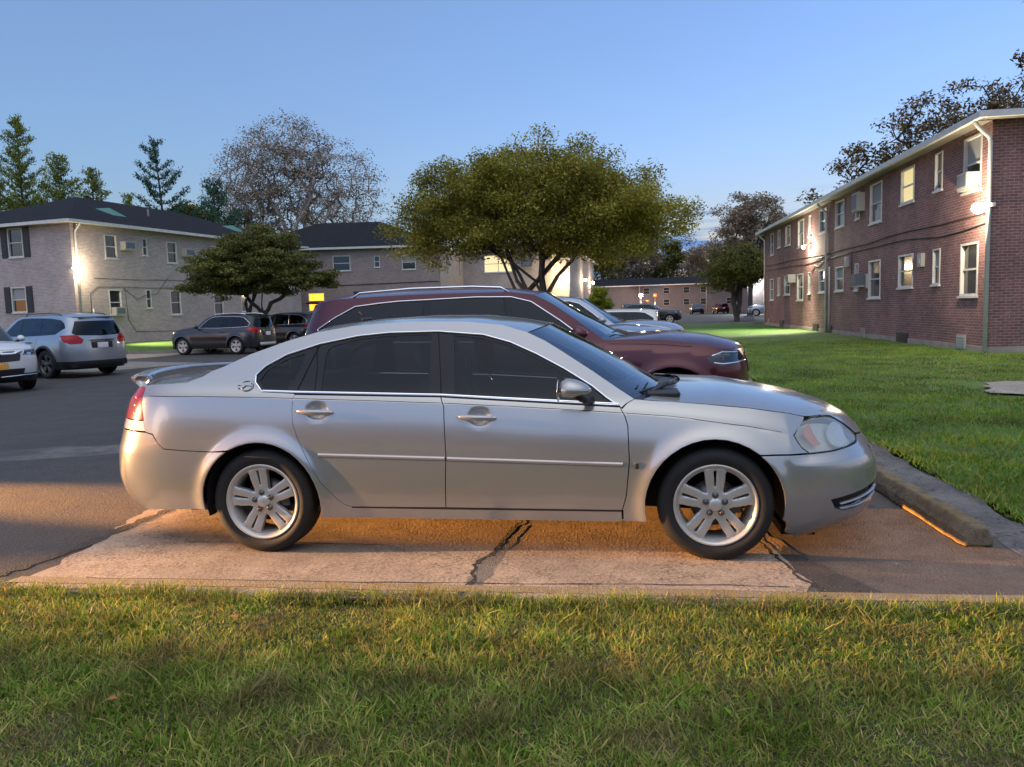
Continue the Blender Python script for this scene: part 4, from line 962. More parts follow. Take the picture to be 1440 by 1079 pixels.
def building(name,label,P0,u,n,L,D,z0,z1,ops,endops,mat,rise,group=None,ends=(1,1),nsill=False,found=None,over=.45,fm='white'):
    root=empty(name,P0,0,label,'apartment building',group)
    off=Vector(P0)
    class LF(Frame):
        def __call__(f,s,z,d=0): return tuple(Vector(Frame.__call__(f,s,z,d))-off)
    u=Vector(u).normalized(); n=Vector(n).normalized()
    f=LF(P0,u,n); wall('wall',f,L,z0,z1,ops,mat,root)
    fe=LF(Vector(P0),-n,-u); wall('end_wall',fe,D,z0,z1,endops,mat,root)          # end at s=0
    fe2=LF(Vector(P0)+u*L,-n,u); wall('end_wall',fe2,D,z0,z1,[],mat,root)
    fb=LF(Vector(P0)-n*D,u,-n); wall('back_wall',fb,L,z0,z1,[],mat,root)
    for o in ops: window(f,o,root,fm=fm,small=fm!='white')
    for o in endops: window(fe,o,root,shut='shut' in (o[4] if len(o)>4 else ''))
    hip('roof',(0,0,0),u,n,L,D,z1+.14,rise,M['roof'],root,over,ends)
    if found:
        m=MB(); fbox(m,f,-.03,z0-.5,L+.03,z0+found,-.2,.035); fbox(m,fe,.0,z0-.5,D,z0+found,-.2,.034); m.build('foundation',M['found'],root)
    return root,f,fe
# ---- near right building ----
u2=Vector((.01142,.99993,0)); n2=Vector((-.99993,.01142,0))
up=[(.55,4.30,1.62),(3.04,4.65,3.6),(5.25,4.60,6.45),(8.35,4.30,9.70),(10.98,4.68,11.5),(13.1,4.62,14.4),(15.9,4.65,17.25),(18.83,4.70,19.35),(20.4,4.32,21.75),(23.65,4.65,24.95),(26.4,4.70,27.1),(28.4,4.40,29.35)]
dn=[(.60,1.50,1.68),(3.07,1.87,3.62),(5.22,1.84,6.55),(8.39,1.53,9.75),(11.04,1.86,11.51),(13.1,1.88,14.4),(15.9,1.87,17.24),(18.89,1.85,19.4),(20.5,1.54,21.9),(23.65,1.88,25.2),(26.4,1.88,27.1),(28.4,1.60,29.55)]
kinds={2:'curt',8:'blind',3:'blind',9:'',0:'blind'}
def mk(l,zt,kd): return [(a,z,b,zt,kd.get(i,'')) for i,(a,z,b) in enumerate(l)]
ops2=mk(up,5.74,kinds)+mk(dn,2.93,{5:'blind',1:'blind',4:'',3:''})
b2,f2,fe2=building('apartment_block','long dark red brick block on the right with a lamp at its near corner',(9.606,21.37,0),u2,n2,31.2,12,0,5.9,ops2,[],M['brickred'],1.6,'brick apartment blocks',found=.17)
for s,z,w_,h_,d_,mt in ((.75,4.36,.62,.40,.28,'acwhite'),(10.35,4.95,.70,.66,.30,'acwhite'),(10.0,2.02,.75,.45,.40,'acgrill'),(22.3,2.55,.7,.4,.38,'acwhite'),(9.75,1.95,.2,.5,.1,'acwhite')):
    aircon(f2,s,z,b2,w_,h_,d_,mt)
for s,z in ((4.25,2.45),(12.3,2.85)): m=MB(); fbox(m,f2,s,z,s+.32,z+.42,0,.12); fbox(m,f2,s+.08,z+.1,s+.24,z+.25,.12,.14); m.build('meter_box',M['acwhite'],b2)
for s,h in ((-.06,0),(15.75,0),(31.05,0)): downspout(f2,s,.05,5.9,b2)
m=MB(); m.tube([f2(15.2,.1,.05),f2(15.2,3.0,.05)],.03,6); m.build('conduit',M['white'],b2)
for pts in ([(-.1,3.62),(3,3.60),(5.5,3.66),(7.6,3.66),(10,3.58),(13,3.62),(16,3.60),(22,3.72),(31,3.8)],[(-.1,3.38),(1.5,3.28),(3.0,3.25),(6,3.42),(9,3.40),(12,3.42),(15.6,3.36)],[(16,3.40),(20,3.34),(24,3.44),(31,3.5)],[(11.9,3.4),(11.9,1.9)]): cable(f2,pts,b2,.018)
for pts in ([(15.8,3.62),(16.6,3.5),(17.6,3.52)],[(15.7,3.36),(16.6,3.28),(17.4,3.1),(18.0,3.2),(18.6,2.9)]): cable(f2,pts,b2,.02,'white')
for s,z,mt in ((1.15,.05,'acwhite'),(5.5,-.05,'shutter'),(10.0,.0,'found'),(14.8,-.02,'shutter'),(17.2,.0,'shutter'),(25.3,.02,'shutter'),(29.5,.05,'found')):
    m=MB(); fbox(m,f2,s,z,s+(.55 if mt!='shutter' else 1.0),z+.38,.02,.06)
    for k in range(4): fbox(m,f2,s+.04,z+.06+k*.08,s+.5,z+.09+k*.08,.06,.072)
    m.build('basement_vent',M[mt],b2)
F2=Frame((9.606,21.37,0),u2,n2)
wall_lamp(F2,-.10,3.72,60,(1,.80,.55),label='bright wall lamp on the near corner downspout of the dark red brick block',d=.34,r=.15)
wall_lamp(F2,18.9,4.15,45,(1,.88,.68),aim=(800,110,0,3.2),label='bright wall lamp halfway along the upper wall of the dark red brick block',d=.35,r=.09)
# ---- left building ----
u1=Vector((.19337,.98113,0)); n1=Vector((.98113,-.19337,0))
zb=.30
ops1=[(2.08,4.89,2.9,6.15),(4.68,5.18,5.05,6.12),(6.55,4.84,7.35,6.08),(2.1,1.84,2.95,3.22),(4.7,2.2,5.1,3.25),(6.55,1.80,7.42,3.24),(10.3,1.75,11.2,3.22),(10.3,4.86,11.15,6.08),(13,1.9,13.8,3.2),(15.5,4.86,16.3,6.1)]
e1=[(3.25,5.00,4.30,6.50,'shut'),(3.35,2.12,4.4,3.45,'shut blind')]
b1,f1,fe1=building('apartment_block','beige brick two storey block on the left with dark shutters and a bright corner lamp',(-27.22,36.30,0),u1,n1,20,12,zb,6.55,ops1,e1,M['brickbeige'],2.35,'brick apartment blocks')
for s,z,w_,h_ in ((3.15,5.42,.72,.42),(7.75,5.32,.75,.42),(2.2,1.86,.65,.40)): aircon(f1,s,z,b1,w_,h_)
downspout(f1,.22,zb,6.6,b1)
for pts in ([(1.2,3.8),(4,3.78),(7,3.84),(9,3.8),(16,3.84)],[(.9,1.4),(.9,3.0),(1.4,3.35),(3,3.36),(5,3.34),(9,3.42),(16,3.5)],[(3.1,3.3),(4,2.7),(4.6,2.9),(5.5,3.0),(6.5,4.0)],[(3.2,3.3),(3.3,1.6),(3.8,.9),(9,.8)]): cable(f1,pts,b1,.012)
m=MB(); m.tube([f1(1.0,.4,.05),f1(1.0,2.2,.05)],.035,6); m.build('conduit',M['white'],b1)
for s,w_ in ((4.2,1.9),(15,1.9)):
    # teal gabled roof vents
    v=[f1(s,6.95,-1.0),f1(s+w_,6.95,-1.0),f1(s+w_,7.95,-3.6),f1(s,7.95,-3.6),f1(s+w_/2,8.05,-2.6)]
    mesh_obj('roof_vent',v,[(0,1,4),(1,2,4),(2,3,4),(3,0,4)],M['teal'],b1)
m=MB(); m.tube([f1(8.5,7.3,-3),f1(8.5,8.4,-3)],.07,8); m.build('vent_pipe',M['nut'],b1)
F1=Frame((-27.22,36.30,0),u1,n1)
wall_lamp(F1,-.05,4.22,28,(1,.80,.50),aim=(1300,80,5,6.0),label='bright warm wall lamp on the corner of the beige brick block',d=.35,r=.17)
# ---- middle buildings ----
u3=Vector((.985,.125,0)).normalized(); n3=Vector((u3.y,-u3.x,0))
P3=Vector((-30.0,58.9,0))
def s3(x): return (x-P3.x)/u3.x
ops3=[(s3(-22.2),5.0,s3(-20.8),6.2,''),(s3(-18.9),5.2,s3(-18.45),6.1,''),(s3(-16.7),4.95,s3(-15.6),6.1,'blind'),(s3(-24.3),1.85,s3(-23.0),3.3,'orange nosash'),(s3(-28.3),1.9,s3(-27.2),3.3,''),(s3(-26.2),2.2,s3(-25.8),3.2,'')]
b3,f3,_=building('apartment_block','grey brown brick block in the middle distance with an orange lit window',tuple(P3),u3,n3,16.4,11,zb,6.7,ops3,[],M['brickgrey'],2.6,'brick apartment blocks')
cable(f3,[(2,3.9),(9,3.85),(16.3,3.95)],b3,.03)
m=MB(); m.tube([f3(s3(-16.8),7.2,-2.8),f3(s3(-16.8),8.5,-2.8)],.09,8); m.build('vent_pipe',M['nut'],b3)
m=MB(); fbox(m,f3,s3(-20.6),3.15,s3(-19.7),3.32,0,.3); m.build('lamp_hood',M['shutter'],b3)
n4=Vector((-.055,-.998,0)).normalized(); u4=Vector((.998,-.055,0)).normalized(); P4=Vector((-13.55,68.95,0)); Lb4=9.75
ops4=[(2.15,4.85,4.75,6.4,'lit slider'),(8.2,4.75,9.0,6.4,'lit')]
u4s=Vector((.055,.998,0)).normalized()
b4,f4,_=building('apartment_block','lamp lit yellowish brick block behind the broad tree',tuple(P4),u4,n4,Lb4,28,zb,6.7,ops4,[],M['brickbeige'],1.8,'brick apartment blocks')
aircon(f4,5.6,5.25,b4,.9,.6,.3,'shutter')
# side wing windows of that block facing right
fs=type(f4)(Vector(P4)+u4*Lb4,-n4,u4)
m=MB()
for s in (2.0,6.5,11,15.5,20,24.5):
    for z in (1.9,4.8): window(fs,(s,z,s+1.0,z+1.3),b4,small=True)
downspout(fs,.1,zb,6.7,b4)
# link wall (lit) of the middle block facing right
uw=Vector((.045,.999,0)).normalized(); fw=type(f3)(Vector(P3)+u3*16.43,uw,Vector((uw.y,-uw.x,0)))
wall('side_wall',fw,8.0,zb,6.68,[(2.2,4.5,2.8,6.1),(6.4,4.5,7.0,6.1)],M['brickbeige'],b3)
for o in ((2.2,4.5,2.8,6.1),(6.4,4.5,7.0,6.1)): window(fw,o,b3,small=True)
F4=Frame(P4,u4,n4)
wall_lamp(F4,Lb4-.35,4.05,75,(1,.74,.30),label='glaring wall lamp on the front corner of the block behind the broad tree',d=.5,r=.22)
FS4=Frame(Vector(P4)+u4*Lb4,-n4,u4)
for s in (12,22): wall_lamp(FS4,s,4.3,40,(1,.8,.5),label='small lamp on the receding side wall behind the broad tree, '+('nearer one' if s==12 else 'farther one'),d=.4,r=.14)
# ---- far buildings ----
zb=-.0
P5=Vector((-12.0,140,0)); u5=Vector((1,.02,0)).normalized(); n5=Vector((u5.y,-u5.x,0))
ops5=[(x,z,x+1.1,z+1.1) for x in (6.5,10,13.5,16.5,21,24,28,32) for z in (1.4,3.5)]
b5,f5,_=building('apartment_block','low pinkish brick block far across the road behind the street lamps',tuple(P5),u5,n5,50,10,-.3,5.0,[(a+11,b,c+11,d) for a,b,c,d in ops5],[],M['brickfar'],1.4,'brick apartment blocks',fm='found')
for s in (16.8,28.5,37): downspout(f5,s,-.3,5.0,b5)
b6,f6,_=building('apartment_block','brick block far right partly hidden by the dark round tree',(17.5,104,0),Vector((1,0,0)),Vector((0,-1,0)),18,10,-.2,5.6,[(2,1.6,3,2.9),(2,4,3,5.2),(6,1.6,7,2.9)],[],M['brickfar'],1.6,'brick apartment blocks')
F6=Frame((17.5,104,0),Vector((1,0,0)),Vector((0,-1,0)))
wall_lamp(F6,.4,4.3,350,(.95,.97,1),label='cold white lamp on the far brick block beside the dark round tree',d=.5,r=.26,bulb='bulbcold')
def street_lamp(x,y,h,col,e,bulb,label,r=.22):
    root=empty('street_lamp',(x,y,0),0,label,'street lamp','street lamps by the far road')
    m=MB(); m.tube([(0,0,-.3),(0,0,h)],[.09,.06],8); m.build('pole',M['nut'],root)
    m=MB(); m.lathe([(0,h),(r*.8,h+.05),(r,h+r),(r*.8,h+r*1.7),(0,h+r*2)],n=14); m.build('lantern',M[bulb],root)
    m=MB(); m.lathe([(r*1.1,h+r*1.8),(r*.5,h+r*2.3),(0,h+r*2.4)],n=14); m.build('cap',M['shutter'],root)
    point('lamp_light',(0,-r-1.3,h+r-.4),e,col,.2,root)
street_lamp(4.75,132,3.0,(1,.95,.88),260,'bulbcold','cold white street lamp in front of the far pinkish block',.28)
street_lamp(7.1,132,2.9,(1,.35,.08),260,'bulborange','orange glowing street lamp in front of the far pinkish block',.28)
# ---------------- ground ----------------
STREAK=[(-9.0,7.2),(-7.2,7.5),(-6.1,7.75),(-5.2,8.2),(-4.2,8.9),(-3.6,9.6),(-4.4,9.5),(-5.4,8.9),(-6.3,8.45),(-7.3,8.2),(-9.0,8.0)]
M['gravelpale']=groundmat('pale_gravel',(.24,.22,.19),(.17,.15,.13),(.34,.31,.28),30,.4,1.0)
M['streak']=groundmat('pale_asphalt',(.13,.125,.125),(.06,.058,.057),(.13,.125,.12),90,.9,.7,bigscale=.9)
M['yellowline']=groundmat('worn_yellow_line',(.25,.17,.07),(.24,.20,.15),(.17,.13,.07),110,.5,.5,bigscale=1.2)
M['apron']=groundmat('worn_apron',(.075,.064,.056),(.11,.092,.075),(.045,.04,.036),110,.5,.35,bigscale=.9)
M['apron2']=groundmat('dark_patch',(.04,.037,.035),(.06,.053,.048),(.04,.04,.04),110,.5,.6)
M['crackfill2']=groundmat('patch_asphalt',(.14,.125,.11),(.10,.09,.08),(.18,.16,.14),110,.5,.6)
def sheet(name,pts,z,mat,kind='structure',sub=0):
    V=[(x,y,z) for x,y in pts]; o=mesh_obj(name,V,[tuple(range(len(V)))],mat); tag(o,kind=kind); return o
def ragged(pts,amp,step,seed):
    R_=random.Random(seed); out=[]
    for i in range(len(pts)):
        a=pts[i];b=pts[(i+1)%len(pts)]; L=math.hypot(b[0]-a[0],b[1]-a[1]); n=max(1,int(L/step))
        if len(a)>2: n=1
        for k in range(n):
            t=k/n; out.append((a[0]+(b[0]-a[0])*t+(R_.uniform(-amp,amp) if k else 0),a[1]+(b[1]-a[1])*t+(R_.uniform(-amp,amp) if k else 0)))
    return out
sheet('ground',[(-900,-300),(900,-300),(900,900),(-900,900)],-.06,M['farlawn'])
lot=ragged([(-60,3.78,1),(2.62,3.78)],.02,.2,3)[:-0 or None]
R_=random.Random(4)
edge=[(2.62+.05*math.sin(y*2.1)+R_.uniform(-.04,.04),y) for y in np.arange(3.78,56,.25)]
sheet('parking_lot',[(-60,3.78)]+edge+[(2.6,57.5),(60,57.5),(60,100),(26,100),(14,138),(-60,138)],0,M['asphalt'])
padl=[(-3.56+.10*math.sin(y*1.9)+R_.uniform(-.03,.03)-.03*(y-4),y) for y in np.arange(3.80,9.6,.09)]
ck=[(1.00+.07*math.sin(y*3.1)-.10*(y-4)*.3+R_.uniform(-.025,.025),y) for y in np.arange(3.80,9.6,.07)]
sheet('concrete_pad',[(padl[0][0],3.80)]+ck+padl[::-1],.0022,M['concrete'])
sheet('worn_apron',[(p[0],p[1]) for p in ck]+[(2.30,9.6),(2.34,3.80)],.0012,M['apron'] if 'apron' in M else M['oldconc'])
gl=[(2.32+.03*math.sin(y*5)+R_.uniform(-.02,.02),y) for y in np.arange(3.8,30,.2)]; gr_=[(2.66+.04*math.sin(y*3.3)+R_.uniform(-.05,.05),y) for y in np.arange(3.8,30,.2)]
sheet('gravel_strip',gl+gr_[::-1],.0036,M['gravel'])
M['crackfill']=groundmat('crack_filler',(.03,.03,.03),(.05,.045,.04),(.015,.015,.015),60,.4,.8)
def crack(pts,w,z,seed,name='pavement_crack'):
    R_=random.Random(seed); P_=catmull(pts,8); L=[];Rr=[]
    for i,p in enumerate(P_):
        a=P_[max(i-1,0)];b=P_[min(i+1,len(P_)-1)]; t=Vector((b[0]-a[0],b[1]-a[1])).normalized(); n=Vector((-t.y,t.x)); ww=w*(.35+R_.random()); j=R_.uniform(-.012,.012)
        L.append((p[0]+n.x*(ww+j),p[1]+n.y*(ww+j),z)); Rr.append((p[0]-n.x*(ww-j),p[1]-n.y*(ww-j),z))
    n=len(L); o=mesh_obj(name,L+Rr,[(i,i+1,n+i+1,n+i) for i in range(n-1)],M['crackfill']); return tag(o,kind='structure')
crack([(-4.0,3.86),(-3.72,4.02),(-3.58,4.5),(-3.54,5.1),(-3.52,5.8),(-3.62,7),(-3.65,9.5)],.045,.0045,1)
crack([(-.86,3.80),(-.80,4.05),(-.83,4.35),(-.75,4.6),(-.72,5.0),(-.66,5.4),(-.70,6.2),(-.62,7.5)],.016,.0045,2)
crack([(1.14,3.80),(1.06,4.0),(.98,4.25),(.95,4.5),(.90,4.8),(.88,5.4)],.010,.0045,3)
crack([(-2.9,4.72),(-2.2,4.75),(-1.5,4.71)],.004,.0045,5)
crack([(-3.1,4.02),(-1.6,4.03),(-.2,4.06),(.9,4.08)],.004,.0058,6)
sheet('asphalt_patch',ragged([(-.84,3.80),(-.72,3.80),(-.72,4.3),(-.64,4.8),(-.60,5.2),(-.66,5.2),(-.72,4.9),(-.80,4.4)],.02,.1,8),.0033,M['crackfill2'] if 'crackfill2' in M else M['asphalt'])
sheet('asphalt_patch',ragged([(1.10,3.80),(1.42,3.80),(1.30,4.1),(1.12,4.5),(1.02,4.8),(.96,4.6),(1.02,4.2)],.02,.1,9),.0033,M['apron2'])
sheet('worn_yellow_line',ragged([(-3.55,3.93),(2.3,3.90),(2.3,4.00),(-3.52,4.03)],.006,.25,10),.0050,M['yellowline'] if 'yellowline' in M else M['yellowpaint'])
# wheel stops
def wheel_stop(x,y0,y1,label):
    prof=[(-.10,0),(.10,0),(.095,.06),(.05,.128),(-.045,.132),(-.09,.065)]; n=22; V=[];F=[]; R_=random.Random(int(y0*10))
    for i in range(n):
        y=(y1-y0)*i/(n-1)
        for a,b in prof:
            e=.82 if i in (0,n-1) else 1; V.append((a*e+R_.uniform(-.006,.006),y+(.015 if i==0 else 0),b*(.9 if i in (0,n-1) else 1)+(R_.uniform(-.005,.005) if b>0 else 0)))
    k=len(prof)
    for i in range(n-1):
        for j in range(k): F.append((i*k+j,i*k+(j+1)%k,(i+1)*k+(j+1)%k,(i+1)*k+j))
    F.append(tuple(range(k-1,-1,-1))); F.append(tuple((n-1)*k+j for j in range(k)))
    o=mesh_obj('wheel_stop',V,F,M['stop'],None,smooth=False); o.location=(x,y0,.006); tag(o,label,'wheel stop','concrete wheel stops'); o.rotation_euler=(0,0,rad(1.5))
    bv=o.modifiers.new('b','BEVEL'); bv.width=.012; bv.segments=2; return o
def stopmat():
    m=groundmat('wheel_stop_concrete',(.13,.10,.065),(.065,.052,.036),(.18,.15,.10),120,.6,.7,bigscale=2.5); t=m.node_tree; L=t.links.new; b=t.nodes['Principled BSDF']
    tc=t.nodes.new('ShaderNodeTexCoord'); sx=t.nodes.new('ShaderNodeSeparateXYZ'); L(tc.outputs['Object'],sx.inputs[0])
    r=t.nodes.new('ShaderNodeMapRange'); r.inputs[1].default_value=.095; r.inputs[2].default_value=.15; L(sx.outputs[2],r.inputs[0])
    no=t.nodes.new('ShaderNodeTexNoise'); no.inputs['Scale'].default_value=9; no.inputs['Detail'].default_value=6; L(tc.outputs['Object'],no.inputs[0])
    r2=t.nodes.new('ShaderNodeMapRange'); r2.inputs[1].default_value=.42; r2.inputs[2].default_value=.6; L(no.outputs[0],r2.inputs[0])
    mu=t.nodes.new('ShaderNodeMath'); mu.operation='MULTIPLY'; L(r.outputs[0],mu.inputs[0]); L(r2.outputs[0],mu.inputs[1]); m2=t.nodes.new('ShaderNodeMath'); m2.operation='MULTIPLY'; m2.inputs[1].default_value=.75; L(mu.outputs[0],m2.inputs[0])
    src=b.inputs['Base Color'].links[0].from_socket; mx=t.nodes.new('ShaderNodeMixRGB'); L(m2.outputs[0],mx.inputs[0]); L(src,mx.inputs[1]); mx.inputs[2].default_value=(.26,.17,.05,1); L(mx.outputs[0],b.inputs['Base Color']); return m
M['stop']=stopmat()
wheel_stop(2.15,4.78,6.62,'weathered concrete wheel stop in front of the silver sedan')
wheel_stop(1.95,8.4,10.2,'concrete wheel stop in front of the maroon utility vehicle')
# lawns
def lawn_sheet(name,x0,x1,y0,y1,nx,ny,zf,mat):
    X_=np.linspace(x0,x1,nx);Y_=np.linspace(y0,y1,ny); gx,gy=np.meshgrid(X_,Y_); z=zf(gx,gy); V=np.stack([gx,gy,z],-1).reshape(-1,3)
    i=np.arange(ny-1)[:,None]*nx+np.arange(nx-1)[None]; F=np.stack([i,i+1,i+nx+1,i+nx],-1).reshape(-1,4)
    return tag(mesh_obj(name,V,F,mat,smooth=True),kind='structure')
def bump(x,y): return .012*np.sin(x*2.3+1)*np.sin(y*1.9)+.008*np.sin(x*5.1+y*3.3)
zfore=lambda x,y: bump(x,y)-.012-.010*np.clip((y-3.5)/.3,0,1)
lawn_sheet('foreground_verge',-14,14,-6,3.83,220,130,zfore,M['soil'])
def zright(x,y): return .015+bump(x,y)*1.2+.10*np.clip((x-3)/5,0,1)*np.clip((y-12)/12,0,1)*0
lawn_sheet('lawn',2.70,60,3.82,21.3,180,120,zright,M['farlawn'])
lawn_sheet('lawn',2.64,9.7,21.3,57.3,60,160,zright,M['farlawn'])
sheet('pale_asphalt_streak',ragged(STREAK,.10,.3,15),.0012,M['streak'])  # paler ragged band across the left asphalt
sheet('gravel_bed',ragged([(5.6,12.3),(6.6,11.6),(12,11.8),(14,13.5),(9,14.3),(6.2,13.8)],.12,.3,12),.042,M['gravelpale'])
def zl(x,y): return .12+.18*np.clip((y-33)/4,0,1)
o=lawn_sheet('lawn',-60,-17.2,32.2,60,60,60,zl,M['farlawn'])
o=lawn_sheet('lawn',-17.2,-3,50,68.5,30,30,lambda x,y:.12+0*x,M['farlawn'])
m=MB(); m.box(-60,32.05,-.05,-17.1,32.2,.13); m.box(-17.2,32.2,-.05,-17.05,50,.13); k=m.build('kerb',M['oldconc']); tag(k,kind='structure')
sheet('pavement',[(-60,28.2),(-19.3,26.5),(-18.0,32.05),(-60,32.05)],.006,M['concrete'])
sheet('pavement',[(-20,22.0),(-15.6,21.0),(-13.8,24.6),(-18.6,26.6)],.0065,M['oldconc'])
m=MB()
for p,q in (((2.7,57.3),(60,57.5)),): m.box(p[0],p[1],-.05,q[0],q[1],.10)
k=m.build('kerb',M['oldconc']); tag(k,kind='structure')
# ---------------- grass ----------------
def grass(name,fn_xy,n,zf,h,wd,mat,seed,lean=.5,bend=.6):
    r=np.random.default_rng(seed); x,y=fn_xy(r,n); n=len(x); z=zf(x,y)
    clump=.5+.5*np.sin(x*7.3+2*np.sin(y*5.1))*np.sin(y*8.7+1.7*np.sin(x*6.3)); bald=np.sin(x*1.7+np.sin(y*2.3)*1.3)*np.sin(y*2.9+1)
    H=h*(.40+1.05*r.random(n)**1.8)*(.65+.6*clump)*(1-.35*(bald>.55)); a=r.uniform(0,2*np.pi,n); ln=lean*r.random(n)**.8; W=wd*(.6+.8*r.random(n))
    dx,dy=np.cos(a),np.sin(a); px,py=-dy,dx; fa=r.uniform(0,2*np.pi,n); px,py=np.cos(fa),np.sin(fa)
    V=np.zeros((n,7,3))
    for k,(t,wk) in enumerate(((0,1),(.4,.85),(.75,.55))):
        off=H*(ln*t+bend*ln*t*t); hz=H*np.sqrt(np.clip(1-(ln*t)**2*.6,0.1,1))*t*(1-.25*bend*ln*t)
        for j,sg in enumerate((-1,1)):
            V[:,2*k+j,0]=x+dx*off+px*W*wk*sg/2; V[:,2*k+j,1]=y+dy*off+py*W*wk*sg/2; V[:,2*k+j,2]=z+hz-.004
    off=H*(ln+bend*ln); V[:,6,0]=x+dx*off; V[:,6,1]=y+dy*off; V[:,6,2]=z+H*np.sqrt(np.clip(1-ln**2*.6,.1,1))*(1-.3*bend*ln)
    V=V.reshape(-1,3); b=(np.arange(n)*7)[:,None]
    me=bpy.data.meshes.new(name); me.vertices.add(len(V)); me.vertices.foreach_set('co',V.astype(np.float32).ravel())
    q=np.array([0,1,3,2,2,3,5,4,4,5,6]); li=(b+q[None]).ravel(); me.loops.add(len(li)); me.loops.foreach_set('vertex_index',li.astype(np.int32))
    ls=(np.arange(n)*11)[:,None]+np.array([0,4,8])[None]; me.polygons.add(3*n); me.polygons.foreach_set('loop_start',ls.ravel().astype(np.int32)); 
    me.materials.append(mat); me.update(calc_edges=True); me.validate()
    o=bpy.data.objects.new(name,me); COL.objects.link(o); return tag(o,kind='stuff')
M['blade']=leafmat('grass_blades',[(0.105, 0.186, 0.021), (0.179, 0.269, 0.033), (0.133, 0.231, 0.027), (0.283, 0.313, 0.052), (0.448, 0.359, 0.119), (0.194, 0.283, 0.033), (0.328, 0.209, 0.09), (0.133, 0.209, 0.029)],.55,.3)
M['blade2']=leafmat('lawn_blades',[(0.088, 0.178, 0.014), (0.157, 0.254, 0.02), (0.118, 0.212, 0.016), (0.256, 0.278, 0.034), (0.276, 0.204, 0.068)],.6,.3)
def fov(r,n):
    # denser close to the camera
    y=1.35+2.45*r.random(int(n*1.6)); x=(r.random(len(y))-.5)*(y*1.9+2.4); k=np.abs(x+.13*y)<(.78*y+.9); x,y=x[k][:n],y[k][:n]; return x,y
tag(grass('foreground_grass',fov,QG(200000),zfore,.038,.0060,M['blade'],1,.9,.6),'short patchy green grass filling the verge in front of the cars','grass')
def edgeg(r,n): x=r.uniform(-5,4.2,n); return x,3.72+.13*r.random(n)**.7+.02*np.sin(x*4)+.012*np.sin(x*17)
tag(grass('kerb_grass',edgeg,QG(17000),lambda x,y:-.01+0*x,.062,.0055,M['blade'],2,.7,.8),'taller pale grass tips along the edge of the parking bay','grass')
def rt(r,n):
    y=3.9+26*r.random(n*2)**1.5; x=2.62+(y*.75+2.5)*r.random(n*2); keep=(~((x>5.7)&(x<14)&(y>11.8)&(y<14)))&((x<9.3)|(y<21)); return x[keep][:n],y[keep][:n]
tag(grass('lawn_grass',rt,QG(200000),zright,.055,.011,M['blade2'],3,.8,.6),'mown green lawn between the wheel stops and the red brick block','grass')
def fov2(r,n):
    k=170; cy=1.5+2.3*r.random(k); cx=(r.random(k)-.5)*(cy*1.9+2.4); s=r.uniform(.03,.10,k); i=r.integers(0,k,n); return cx[i]+r.normal(size=n)*s[i],np.minimum(cy[i]+r.normal(size=n)*s[i],3.85)
tag(grass('grass_tufts',fov2,QG(12000),zfore,.075,.0062,M['blade'],5,.9,.8),'taller tufts standing out of the foreground grass','grass')
def fov3(r,n):
    k=90; cy=1.5+2.2*r.random(k); cx=(r.random(k)-.5)*(cy*1.9+2.4); s=r.uniform(.03,.12,k); i=r.integers(0,k,n); return cx[i]+r.normal(size=n)*s[i],np.minimum(cy[i]+r.normal(size=n)*s[i],3.82)
def _v(m,sc_,lo,hi):
    for n in m.node_tree.nodes:
        if n.type=='TEX_NOISE': n.inputs['Scale'].default_value=sc_
        if n.type=='MAP_RANGE': n.inputs[3].default_value=lo; n.inputs[4].default_value=hi
_v(M['blade2'],.9,.45,1.5); _v(M['blade'],2.8,.60,1.40)
def drypatch(m,sc_,col,lo,hi):
    t=m.node_tree; L=t.links.new; h=[n for n in t.nodes if n.type=='HUE_SAT'][0]; cr=[n for n in t.nodes if n.type=='VALTORGB'][0]; tc=[n for n in t.nodes if n.type=='TEX_COORD'][0]
    n=t.nodes.new('ShaderNodeTexNoise'); n.inputs['Scale'].default_value=sc_; n.inputs['Detail'].default_value=4; L(tc.outputs['Object'],n.inputs[0]); r=t.nodes.new('ShaderNodeMapRange'); r.inputs[1].default_value=lo; r.inputs[2].default_value=hi; r.inputs[4].default_value=.75; L(n.outputs[0],r.inputs[0])
    x=t.nodes.new('ShaderNodeMixRGB'); L(r.outputs[0],x.inputs[0]); L(cr.outputs[0],x.inputs[1]); x.inputs[2].default_value=(*col,1); L(x.outputs[0],h.inputs['Color'])
drypatch(M['blade'],3.0,(.22,.17,.07),.52,.70); drypatch(M['blade2'],.8,(.13,.10,.045),.56,.70)
M['clover']=leafmat('clover_leaves',[(.10,.19,.015),(.15,.24,.02),(.12,.21,.03)],.5,.3)
tag(grass('clover_patches',fov3,QG(7000),zfore,.040,.022,M['clover'],6,1.0,.3),'patches of small broad leaved weeds in the foreground grass','weeds')
# fallen leaves
def leaf_obj(x,y,z,s,rot,mat,label):
    V=[];P_=[(0,-1),(.25,-.6),(.75,-.7),(.5,-.15),(1,.15),(.45,.3),(.35,.75),(0,1.1),(-.35,.7),(-.5,.3),(-1,.2),(-.5,-.2),(-.7,-.65),(-.25,-.6)]
    V=[(0,0,.012)]+[(a*s,b*s,.012+.5*s*abs(a)**1.5*.6) for a,b in P_]; F=[(0,i+1,(i+1)%len(P_)+1) for i in range(len(P_))]
    o=mesh_obj('fallen_leaf',V,F,mat); o.location=(x,y,z); o.rotation_euler=(rad(random.uniform(-35,35)),rad(random.uniform(-35,35)),rot); tag(o,label,'fallen leaf','fallen leaves on the grass')
M['leafbrown']=P('dry_leaf',(.28,.11,.03),.7,noise=.3,nscale=30); M['leafdark']=P('dry_leaf_dark',(.12,.05,.025),.7)
random.seed(3)
